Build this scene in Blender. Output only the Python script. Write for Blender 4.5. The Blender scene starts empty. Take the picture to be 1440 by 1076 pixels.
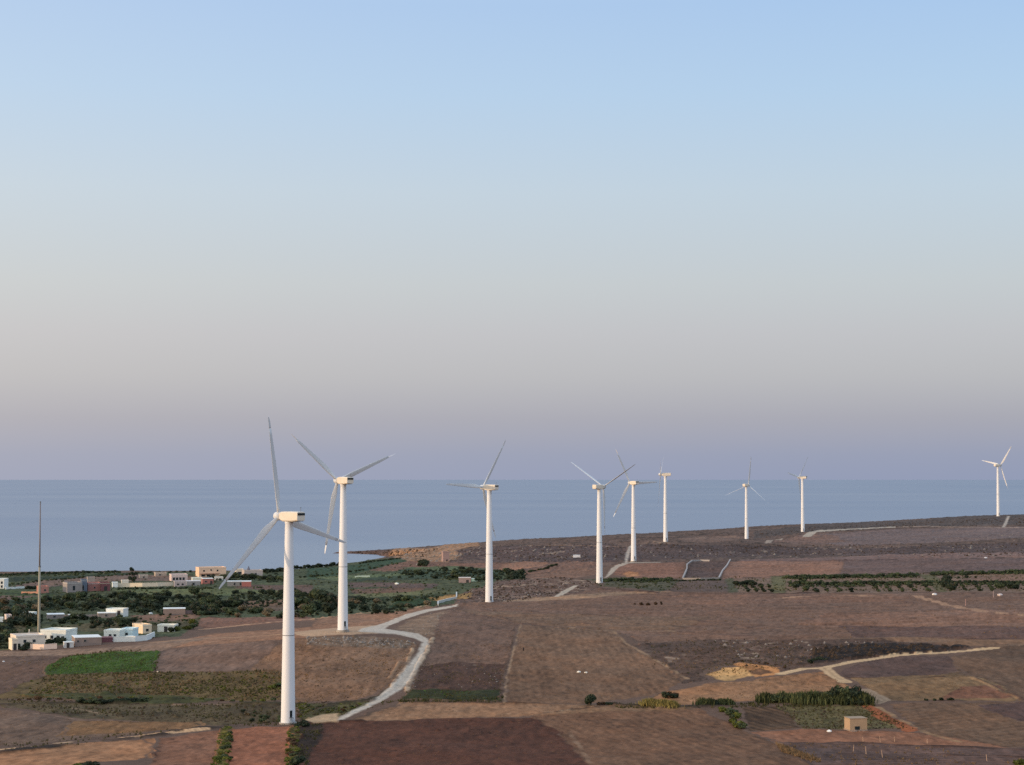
import bpy, bmesh, math, random
import numpy as np
from mathutils import Vector, Matrix, Euler

random.seed(7)
rng = np.random.default_rng(7)
S = bpy.context.scene
COL = S.collection
R = math.radians

# ------------------------------------------------------------------ camera
F = 2687.0                       # focal length in photograph pixels (1440 wide)
CAMZ = 62.0                      # metres above the sea
TH = math.atan((672 - 538) / F)
cam_d = bpy.data.cameras.new("camera")
cam = bpy.data.objects.new("camera", cam_d)
COL.objects.link(cam)
cam.location = (0, 0, CAMZ)
cam.rotation_euler = (math.pi / 2 + TH, 0, 0)
cam_d.sensor_width = 36
cam_d.sensor_fit = 'HORIZONTAL'
cam_d.lens = 36 * F / 1440
cam_d.clip_start = 0.5
cam_d.clip_end = 200000
S.camera = cam
S.render.resolution_x, S.render.resolution_y = 1024, 765

# ------------------------------------------------------------------ sky and sun
SUN_EL, SUN_AZ = 5.0, 66.0        # azimuth: degrees to the left of straight behind the camera
sun_dir = Vector((-math.sin(R(SUN_AZ)) * math.cos(R(SUN_EL)), -math.cos(R(SUN_AZ)) * math.cos(R(SUN_EL)), math.sin(R(SUN_EL))))
sd = bpy.data.lights.new("sun", 'SUN')
sd.energy = 2.15
sd.color = (1.0, 0.70, 0.44)
sd.angle = R(0.9)
so = bpy.data.objects.new("sun", sd)
so.rotation_euler = (-sun_dir).to_track_quat('-Z', 'Y').to_euler()
so.location = (0, 0, 200)
COL.objects.link(so)


def lin1(v):
    v = v / 255.0
    return v / 12.92 if v <= 0.04045 else ((v + 0.055) / 1.055) ** 2.4


def lin(c):
    return tuple(lin1(v) for v in c)


W = bpy.data.worlds.new("World")
S.world = W
W.use_nodes = True
nt = W.node_tree
nt.nodes.clear()
out = nt.nodes.new('ShaderNodeOutputWorld')
sky = nt.nodes.new('ShaderNodeTexSky')
sky.sky_type = 'NISHITA'
sky.sun_disc = False
sky.sun_elevation = R(SUN_EL)
sky.sun_rotation = math.atan2(sun_dir.x, sun_dir.y)
sky.air_density = 1.0
sky.dust_density = 1.5
bg1 = nt.nodes.new('ShaderNodeBackground')
bg1.inputs['Strength'].default_value = 0.05
nt.links.new(sky.outputs[0], bg1.inputs['Color'])
tc = nt.nodes.new('ShaderNodeTexCoord')
sx = nt.nodes.new('ShaderNodeSeparateXYZ')
nt.links.new(tc.outputs['Generated'], sx.inputs[0])
mr = nt.nodes.new('ShaderNodeMapRange')
mr.inputs['From Min'].default_value = 0.0
mr.inputs['From Max'].default_value = 1.0
nt.links.new(sx.outputs['Z'], mr.inputs['Value'])
ramp = nt.nodes.new('ShaderNodeValToRGB')
ramp.color_ramp.interpolation = 'EASE' if False else 'LINEAR'
SKYRAMP = [  # sine of elevation, linear radiance of the twilight gradient
    (0.0000, (0.250, 0.309, 0.474)),
    (0.0120, (0.247, 0.307, 0.466)),
    (0.0305, (0.286, 0.321, 0.443)),
    (0.0530, (0.365, 0.389, 0.481)),
    (0.0750, (0.408, 0.425, 0.516)),
    (0.1007, (0.436, 0.478, 0.558)),
    (0.1480, (0.430, 0.528, 0.658)),
    (0.1980, (0.365, 0.524, 0.742)),
    (0.2425, (0.318, 0.485, 0.755)),
    (0.3500, (0.480, 0.640, 0.880)),
    (0.6000, (0.520, 0.660, 0.880)),
    (1.0000, (0.460, 0.590, 0.810)),
]
els = ramp.color_ramp.elements
els[0].position = SKYRAMP[0][0]
els[0].color = (*SKYRAMP[0][1], 1)
els[1].position = 1.0
els[1].color = (*SKYRAMP[-1][1], 1)
for p, c in SKYRAMP[1:-1]:
    e = els.new(p)
    e.color = (*c, 1)
nt.links.new(mr.outputs[0], ramp.inputs['Fac'])
# the sky warms and brightens smoothly towards the low sun
dt = nt.nodes.new('ShaderNodeVectorMath')
dt.operation = 'DOT_PRODUCT'
nt.links.new(tc.outputs['Generated'], dt.inputs[0])
dt.inputs[1].default_value = sun_dir
gm = nt.nodes.new('ShaderNodeMapRange')
gm.inputs['From Min'].default_value = -1.0
gm.inputs['From Max'].default_value = 1.0
nt.links.new(dt.outputs['Value'], gm.inputs['Value'])
gp = nt.nodes.new('ShaderNodeMath')
gp.operation = 'POWER'
gp.inputs[1].default_value = 2.0
nt.links.new(gm.outputs[0], gp.inputs[0])
gmix = nt.nodes.new('ShaderNodeMix')
gmix.data_type = 'RGBA'
gmix.blend_type = 'ADD'
gmix.clamp_result = False
nt.links.new(gp.outputs[0], gmix.inputs['Factor'])
nt.links.new(ramp.outputs['Color'], gmix.inputs['A'])
gmix.inputs['B'].default_value = (0.62, 0.46, 0.22, 1)
bg2 = nt.nodes.new('ShaderNodeBackground')
bg2.inputs['Strength'].default_value = 0.95
nt.links.new(gmix.outputs['Result'], bg2.inputs['Color'])
add = nt.nodes.new('ShaderNodeAddShader')
nt.links.new(bg1.outputs[0], add.inputs[0])
nt.links.new(bg2.outputs[0], add.inputs[1])
nt.links.new(add.outputs[0], out.inputs['Surface'])

S.view_settings.view_transform = 'Standard'
S.view_settings.look = 'None'
S.view_settings.exposure = 0.0
S.view_settings.gamma = 1.0
S.view_settings.use_curve_mapping = False
S.render.engine = 'CYCLES'
S.cycles.max_bounces = 6
S.cycles.diffuse_bounces = 3
S.cycles.volume_bounces = 0
S.cycles.transparent_max_bounces = 8
S.cycles.use_denoising = False      # the open sky lights everything evenly; fine grain is kept

# ------------------------------------------------------------------ helpers


def tag(o, label=None, cat=None, group=None, kind=None):
    if label:
        o['label'] = label
    if cat:
        o['category'] = cat
    if group:
        o['group'] = group
    if kind:
        o['kind'] = kind
    return o


MATS = {}
EG = (0.84, 1.00, 1.29)   # how bright a white surface lying flat reads here: turns a seen colour into a ground colour
EW = (0.72, 0.67, 0.66)   # how bright a white surface reads here: turns a seen colour into its own colour


def alb(c, k=1.0):
    l = lin(c)
    v = [max(0.004, l[i] / EG[i] * k) for i in range(3)]
    q = max(1.0, max(v) / 0.8)
    return tuple(a / q for a in v)


def walb(c, k=1.0):
    l = lin(c)
    v = [max(0.004, l[i] / EW[i] * k) for i in range(3)]
    q = max(1.0, max(v) / 0.86)
    return tuple(a / q for a in v)


def mat(name, col, rough=0.85, noise=0.0, scale=1.0, metallic=0.0, spec=0.3, rand=0.0, stretch=(1, 1, 1), bump=0.0):
    if name in MATS:
        return MATS[name]
    m = bpy.data.materials.new(name)
    m.use_nodes = True
    n = m.node_tree
    b = n.nodes['Principled BSDF']
    b.inputs['Roughness'].default_value = rough
    b.inputs['Metallic'].default_value = metallic
    b.inputs['Specular IOR Level'].default_value = spec
    b.inputs['Base Color'].default_value = (*col, 1)
    if noise or rand or bump:
        g = n.nodes.new('ShaderNodeNewGeometry')
        mp = n.nodes.new('ShaderNodeMapping')
        mp.inputs['Scale'].default_value = stretch
        n.links.new(g.outputs['Position'], mp.inputs['Vector'])
        tx = n.nodes.new('ShaderNodeTexNoise')
        tx.inputs['Scale'].default_value = scale
        tx.inputs['Detail'].default_value = 5
        tx.inputs['Roughness'].default_value = 0.65
        n.links.new(mp.outputs[0], tx.inputs['Vector'])
        mr_ = n.nodes.new('ShaderNodeMapRange')
        mr_.inputs['From Min'].default_value = 0.25
        mr_.inputs['From Max'].default_value = 0.75
        mr_.inputs['To Min'].default_value = 1 - noise
        mr_.inputs['To Max'].default_value = 1 + noise
        n.links.new(tx.outputs['Fac'], mr_.inputs['Value'])
        v = mr_.outputs[0]
        if rand:
            oi = n.nodes.new('ShaderNodeObjectInfo')
            m2 = n.nodes.new('ShaderNodeMapRange')
            m2.inputs['To Min'].default_value = 1 - rand
            m2.inputs['To Max'].default_value = 1 + rand
            n.links.new(oi.outputs['Random'], m2.inputs['Value'])
            mm = n.nodes.new('ShaderNodeMath')
            mm.operation = 'MULTIPLY'
            n.links.new(v, mm.inputs[0])
            n.links.new(m2.outputs[0], mm.inputs[1])
            v = mm.outputs[0]
        vm = n.nodes.new('ShaderNodeVectorMath')
        vm.operation = 'SCALE'
        vm.inputs[0].default_value = col
        n.links.new(v, vm.inputs['Scale'])
        n.links.new(vm.outputs[0], b.inputs['Base Color'])
        if bump:
            bp = n.nodes.new('ShaderNodeBump')
            bp.inputs['Strength'].default_value = 1
            bp.inputs['Distance'].default_value = bump
            n.links.new(tx.outputs['Fac'], bp.inputs['Height'])
            n.links.new(bp.outputs[0], b.inputs['Normal'])
    MATS[name] = m
    return m


def leaf_mat(name, col, rand=0.25):
    if name in MATS:
        return MATS[name]
    m = mat(name, col, rough=0.8, noise=0.45, scale=0.9, spec=0.15, rand=rand)
    n = m.node_tree
    b = n.nodes['Principled BSDF']
    tr = n.nodes.new('ShaderNodeBsdfTranslucent')
    src = b.inputs['Base Color'].links[0].from_socket
    n.links.new(src, tr.inputs['Color'])
    mx = n.nodes.new('ShaderNodeMixShader')
    mx.inputs[0].default_value = 0.25
    n.links.new(b.outputs[0], mx.inputs[1])
    n.links.new(tr.outputs[0], mx.inputs[2])
    n.links.new(mx.outputs[0], n.nodes['Material Output'].inputs['Surface'])
    return m


def mesh_obj(name, verts, faces, material, parent=None, smooth=False, loc=None):
    me = bpy.data.meshes.new(name)
    me.from_pydata([tuple(v) for v in verts], [], [tuple(f) for f in faces])
    me.update()
    if smooth:
        me.polygons.foreach_set('use_smooth', [True] * len(me.polygons))
    if material:
        me.materials.append(material)
    o = bpy.data.objects.new(name, me)
    COL.objects.link(o)
    if parent:
        o.parent = parent
    if loc is not None:
        o.location = loc
    return o


def empty(name, loc, rz=0.0):
    o = bpy.data.objects.new(name, None)
    o.location = loc
    o.rotation_euler = (0, 0, rz)
    o.empty_display_size = 1
    COL.objects.link(o)
    return o


class MB:
    def __init__(s):
        s.v, s.f = [], []

    def add(s, verts, faces):
        n = len(s.v)
        s.v += [tuple(v) for v in verts]
        s.f += [tuple(i + n for i in f) for f in faces]
        return s

    def box(s, x0, x1, y0, y1, z0, z1, taper=0.0):
        t = taper
        return s.add([(x0, y0, z0), (x1, y0, z0), (x1, y1, z0), (x0, y1, z0),
                      (x0 + t, y0 + t, z1), (x1 - t, y0 + t, z1), (x1 - t, y1 - t, z1), (x0 + t, y1 - t, z1)],
                     [(0, 3, 2, 1), (4, 5, 6, 7), (0, 1, 5, 4), (1, 2, 6, 5), (2, 3, 7, 6), (3, 0, 4, 7)])

    def rings(s, rings, cap=True):
        n = len(rings[0])
        b = len(s.v)
        for r_ in rings:
            s.v += [tuple(p) for p in r_]
        for k in range(len(rings) - 1):
            for i in range(n):
                j = (i + 1) % n
                s.f.append((b + k * n + i, b + k * n + j, b + (k + 1) * n + j, b + (k + 1) * n + i))
        if cap:
            s.f.append(tuple(b + i for i in range(n))[::-1])
            s.f.append(tuple(b + (len(rings) - 1) * n + i for i in range(n)))
        return s

    def tube(s, prof, n=24, cx=0, cy=0):
        return s.rings([[(cx + r_ * math.cos(2 * math.pi * i / n), cy + r_ * math.sin(2 * math.pi * i / n), z) for i in range(n)] for r_, z in prof])

    def obj(s, name, material, parent=None, smooth=False, loc=None):
        return mesh_obj(name, s.v, s.f, material, parent, smooth, loc)


# value noise, vectorised
def _hash(ix, iy, seed):
    h = (ix.astype(np.int64) * 374761393 + iy.astype(np.int64) * 668265263 + seed * 974711) & 0xffffffff
    h = ((h ^ (h >> 13)) * 1274126177) & 0xffffffff
    h = h ^ (h >> 16)
    return (h & 0xffff).astype(np.float32) / 65535.0


def vnoise(x, y, seed=0):
    x0 = np.floor(x)
    y0 = np.floor(y)
    fx = (x - x0).astype(np.float32)
    fy = (y - y0).astype(np.float32)
    fx = fx * fx * (3 - 2 * fx)
    fy = fy * fy * (3 - 2 * fy)
    a = _hash(x0, y0, seed)
    b = _hash(x0 + 1, y0, seed)
    c = _hash(x0, y0 + 1, seed)
    d = _hash(x0 + 1, y0 + 1, seed)
    return (a + (b - a) * fx) * (1 - fy) + (c + (d - c) * fx) * fy


def fbm(x, y, scale, octv=3, seed=0, rough=0.55):
    t, amp, tot = 0, 1.0, 0.0
    for k in range(octv):
        t = t + amp * (vnoise(x / scale + 17.3 * k, y / scale - 9.1 * k, seed + k) - 0.5)
        tot += amp
        amp *= rough
        scale /= 2.03
    return t / tot * 2.0     # about -1..1


# ------------------------------------------------------------------ the lie of the land
def ray(px, py):
    xc = (np.asarray(px, float) - 720) / F
    yc = (538 - np.asarray(py, float)) / F
    return xc, np.cos(TH) - yc * np.sin(TH), np.sin(TH) + yc * np.cos(TH)


def at_depth(px, py, Y):
    dx, dy, dz = ray(px, py)
    return dx / dy * Y, Y, CAMZ + dz / dy * Y


CTRL_D = [  # photograph x, y, distance
    (405, 1016, 423), (482, 886, 581), (688, 848, 751), (843, 820, 902), (891, 789, 1109), (936, 762, 1286),
    (1050, 764, 1493), (1129, 748, 1591), (1404, 726, 1703),
    (640, 765, 1560), (700, 762, 1550), (760, 757, 1500), (850, 757, 1500), (935, 752, 1470), (1000, 750, 1560), (1050, 746, 1650),
    (1100, 740, 1700), (1140, 737.5, 1730), (1200, 735, 1790), (1250, 733.5, 1820), (1290, 732.5, 1830), (1312, 731, 1830), (1345, 726.8, 1800), (1440, 724.5, 1800), (1600, 724, 1800),
    (510, 774.5, 1585), (560, 772, 1590), (600, 769, 1575),
]
CTRL_Z = [  # photograph x, y, height above the sea
    (0, 809, 4), (100, 806, 4), (170, 804.5, 4), (300, 804, 4), (400, 803, 4), (430, 797, 4), (480, 793, 4), (520, 788, 4), (550, 785, 4), (-150, 810, 4),
    (0, 840, 5), (0, 870, 6), (0, 900, 8), (0, 930, 9), (-150, 840, 5), (-150, 900, 8), (200, 900, 9), (200, 940, 10), (200, 860, 6), (200, 830, 5),
    (400, 860, 7), (400, 830, 6), (400, 890, 12), (400, 940, 11), (400, 980, 8.5), (0, 1000, 10), (200, 1000, 9), (-150, 1000, 10),
    (0, 1076, 12.5), (400, 1076, 10), (720, 1076, 11), (1080, 1076, 11), (1440, 1076, 11), (-150, 1076, 12.5), (1600, 1076, 11),
    (600, 985, 9), (720, 985, 9), (600, 900, 13.5), (640, 862, 12.5), (560, 852, 8), (650, 832, 9), (560, 810, 6), (650, 800, 8), (590, 790, 5),
    (720, 810, 9), (720, 785, 10), (800, 900, 12.5), (900, 985, 9), (900, 940, 10), (900, 860, 13), (1080, 1000, 9), (1080, 940, 10.5), (1080, 890, 13),
    (1080, 840, 13), (1080, 800, 13), (1080, 780, 12.5), (1200, 1027, 9), (1300, 1000, 10), (1300, 930, 12), (1300, 880, 14), (1300, 840, 14),
    (1300, 810, 13.5), (1300, 780, 16), (1300, 755, 19), (1300, 741, 20.5), (1440, 1000, 10.5), (1440, 930, 13), (1440, 880, 15), (1440, 840, 15),
    (1440, 810, 14.5), (1440, 780, 18), (1440, 755, 21), (1440, 740, 23), (1600, 930, 13), (1600, 840, 15), (1600, 780, 18), (1600, 755, 21),
]
P = [at_depth(a, b, c) for a, b, c in CTRL_D]
for a, b, z in CTRL_Z:
    dx, dy, dz = ray(a, b)
    t = (z - CAMZ) / dz
    P.append((dx * t, dy * t, z))
for az in (-18, 0, 12, 18):
    P.append((2250 * math.sin(R(az)), 2250 * math.cos(R(az)), 8 if az < 5 else 18))
P = np.array(P, float)


def tps(d2):
    return 0.5 * d2 * np.log(d2 + 1e-9)


sc_ = 1000.0
Q = P[:, :2] / sc_
nP = len(Q)
K = tps(((Q[:, None] - Q[None]) ** 2).sum(-1)) + np.eye(nP) * 2e-4
A = np.zeros((nP + 3, nP + 3))
A[:nP, :nP] = K
A[:nP, nP] = 1
A[:nP, nP + 1:] = Q
A[nP, :nP] = 1
A[nP + 1:, :nP] = Q.T
sol = np.linalg.solve(A, np.concatenate([P[:, 2], np.zeros(3)]))

TAZ = np.radians(np.linspace(-19, 19, 160))
TR = np.linspace(300, 2300, 500)
ga, gr = np.meshgrid(TAZ, TR, indexing='ij')
gx, gy = gr * np.sin(ga) / sc_, gr * np.cos(ga) / sc_
tz = sol[nP] + sol[nP + 1] * gx + sol[nP + 2] * gy
for i in range(nP):
    tz = tz + sol[i] * tps((gx - Q[i, 0]) ** 2 + (gy - Q[i, 1]) ** 2)
TZ = np.clip(tz, 1.5, 32)

SHORE = []   # the shoreline seen from above, walked from the left, round the bay and the headland
for px, Y in [(-1500, 1190), (-300, 1200), (0, 1205), (170, 1215), (300, 1218), (400, 1232), (440, 1275), (480, 1325), (515, 1385), (545, 1430), (572, 1452),
              (575, 1472), (560, 1488), (540, 1510), (520, 1545), (500, 1560), (476, 1568), (462, 1572), (460, 1578), (480, 1592), (520, 1615), (600, 1640), (700, 1660), (800, 1640),
              (900, 1640), (1000, 1720), (1100, 1820), (1250, 1960), (1450, 2030), (1800, 2080), (2600, 2100)]:
    SHORE.append(((px - 720) / F * Y, Y))
SHORE = np.array(SHORE)
LANDPOLY = np.concatenate([SHORE, [[4000, -4000], [-4000, -4000]]])


def in_poly(x, y, poly):
    ins = np.zeros(x.shape, bool)
    n = len(poly)
    for i in range(n):
        x1, y1 = poly[i]
        x2, y2 = poly[(i + 1) % n]
        if y1 == y2:
            continue
        c = ((y1 > y) != (y2 > y)) & (x < (x2 - x1) * (y - y1) / (y2 - y1) + x1)
        ins ^= c
    return ins


def dist_line(x, y, pts):
    best = np.full(x.shape, 1e9)
    for (x1, y1), (x2, y2) in zip(pts[:-1], pts[1:]):
        ex, ey = x2 - x1, y2 - y1
        L = ex * ex + ey * ey + 1e-9
        t = np.clip(((x - x1) * ex + (y - y1) * ey) / L, 0, 1)
        best = np.minimum(best, (x - x1 - t * ex) ** 2 + (y - y1 - t * ey) ** 2)
    return np.sqrt(best)


def table(x, y):
    r_ = np.clip(np.hypot(x, y), 300, 2299)
    a_ = np.clip(np.arctan2(x, y), TAZ[0], TAZ[-1] - 1e-6)
    u = (a_ - TAZ[0]) / (TAZ[1] - TAZ[0])
    v = (r_ - TR[0]) / (TR[1] - TR[0])
    i = np.clip(u.astype(int), 0, len(TAZ) - 2)
    j = np.clip(v.astype(int), 0, len(TR) - 2)
    fu, fv = u - i, v - j
    return (TZ[i, j] * (1 - fu) + TZ[i + 1, j] * fu) * (1 - fv) + (TZ[i, j + 1] * (1 - fu) + TZ[i + 1, j + 1] * fu) * fv


def height(x, y, detail=True):
    x = np.asarray(x, float)
    y = np.asarray(y, float)
    z = table(x, y)
    if detail:
        z = z + 0.55 * fbm(x, y, 70, 2, 3) + 0.22 * fbm(x, y, 17, 3, 5)
    far = np.hypot(x, y)
    # the hill the viewer stands on
    hill = 60.2 - 0.197 * far + 0.8 * fbm(x, y, 30, 2, 31) * np.clip(far / 60, 0, 1)
    k = 4.0
    m = np.maximum(z, hill)
    z = np.where(far < 420, m + np.log(np.exp((z - m) / k) + np.exp((hill - m) / k)) * k - 0.0, z)
    # the shore: land falls to the sea bed
    sel = far > 1050
    if np.any(sel):
        xs, ys = x[sel], y[sel]
        d = dist_line(xs, ys, SHORE)
        ins = in_poly(xs, ys, LANDPOLY)
        d = np.where(ins, d, -d) + 5 * fbm(xs, ys, 26, 2, 41)
        cw = 13.0
        s = np.clip((d + 2) / cw, 0, 1)
        s = s * s * (3 - 2 * s)
        zs = z[sel] if z.ndim else z
        z = np.array(z)
        z[sel] = -3.0 + (zs + 3.0) * s
    return z


GPX = np.arange(-160, 1626, 3.0)
GAZ = np.arctan((GPX - 720) / F)
GR = np.arange(300, 2150, 1.5)
_a, _r = np.meshgrid(GAZ, GR, indexing='ij')
_h = height((_r * np.sin(_a)).ravel(), (_r * np.cos(_a)).ravel(), False).reshape(_a.shape)
GSL = np.maximum.accumulate((_h - CAMZ) / _r, axis=1)      # steepest line of sight that still meets the ground


def ground(px, py):
    """points of the ground seen at photograph pixels"""
    px = np.atleast_1d(np.asarray(px, float))
    py = np.atleast_1d(np.asarray(py, float))
    dx, dy, dz = ray(px, py)
    n = np.sqrt(dx * dx + dy * dy)
    sl = dz / n
    azq = np.arctan2(dx, dy)
    u = np.clip(np.interp(azq, GAZ, np.arange(len(GAZ))), 0, len(GAZ) - 1.001)
    i0 = u.astype(int)
    fu = u - i0
    out = np.empty(px.shape)
    res = []
    for off in (0, 1):
        rr = np.empty(px.shape)
        for k in range(len(px)):
            row_ = GSL[i0[k] + off]
            j = int(np.searchsorted(row_, sl[k]))
            if j >= len(GR):
                rr[k] = 1850
            elif j == 0:
                rr[k] = 300
            else:
                d = row_[j] - row_[j - 1]
                rr[k] = GR[j - 1] + 1.5 * (sl[k] - row_[j - 1]) / (d if d > 1e-12 else 1)
        res.append(rr)
    near = np.where(fu < .5, res[0], res[1])
    out = np.where(np.abs(res[0] - res[1]) < 25, res[0] * (1 - fu) + res[1] * fu, near)
    return dx / n * out, dy / n * out


def gpoint(px, py):
    x, y = ground(px, py)
    x, y = float(x[0]), float(y[0])
    return x, y, float(height(np.array([x]), np.array([y]))[0])


def dens(pts, step=9.0, closed=True):
    o = []
    n = len(pts)
    for i in range(n if closed else n - 1):
        a, b = pts[i], pts[(i + 1) % n]
        k = max(1, int(math.hypot(b[0] - a[0], b[1] - a[1]) / step))
        for t in range(k):
            o.append((a[0] + (b[0] - a[0]) * t / k, a[1] + (b[1] - a[1]) * t / k))
    if not closed:
        o.append(pts[-1])
    return o


def wpoly(pts, closed=True):
    d = dens(pts, closed=closed)
    x, y = ground([p[0] for p in d], [p[1] for p in d])
    return np.stack([x, y], 1)


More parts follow.
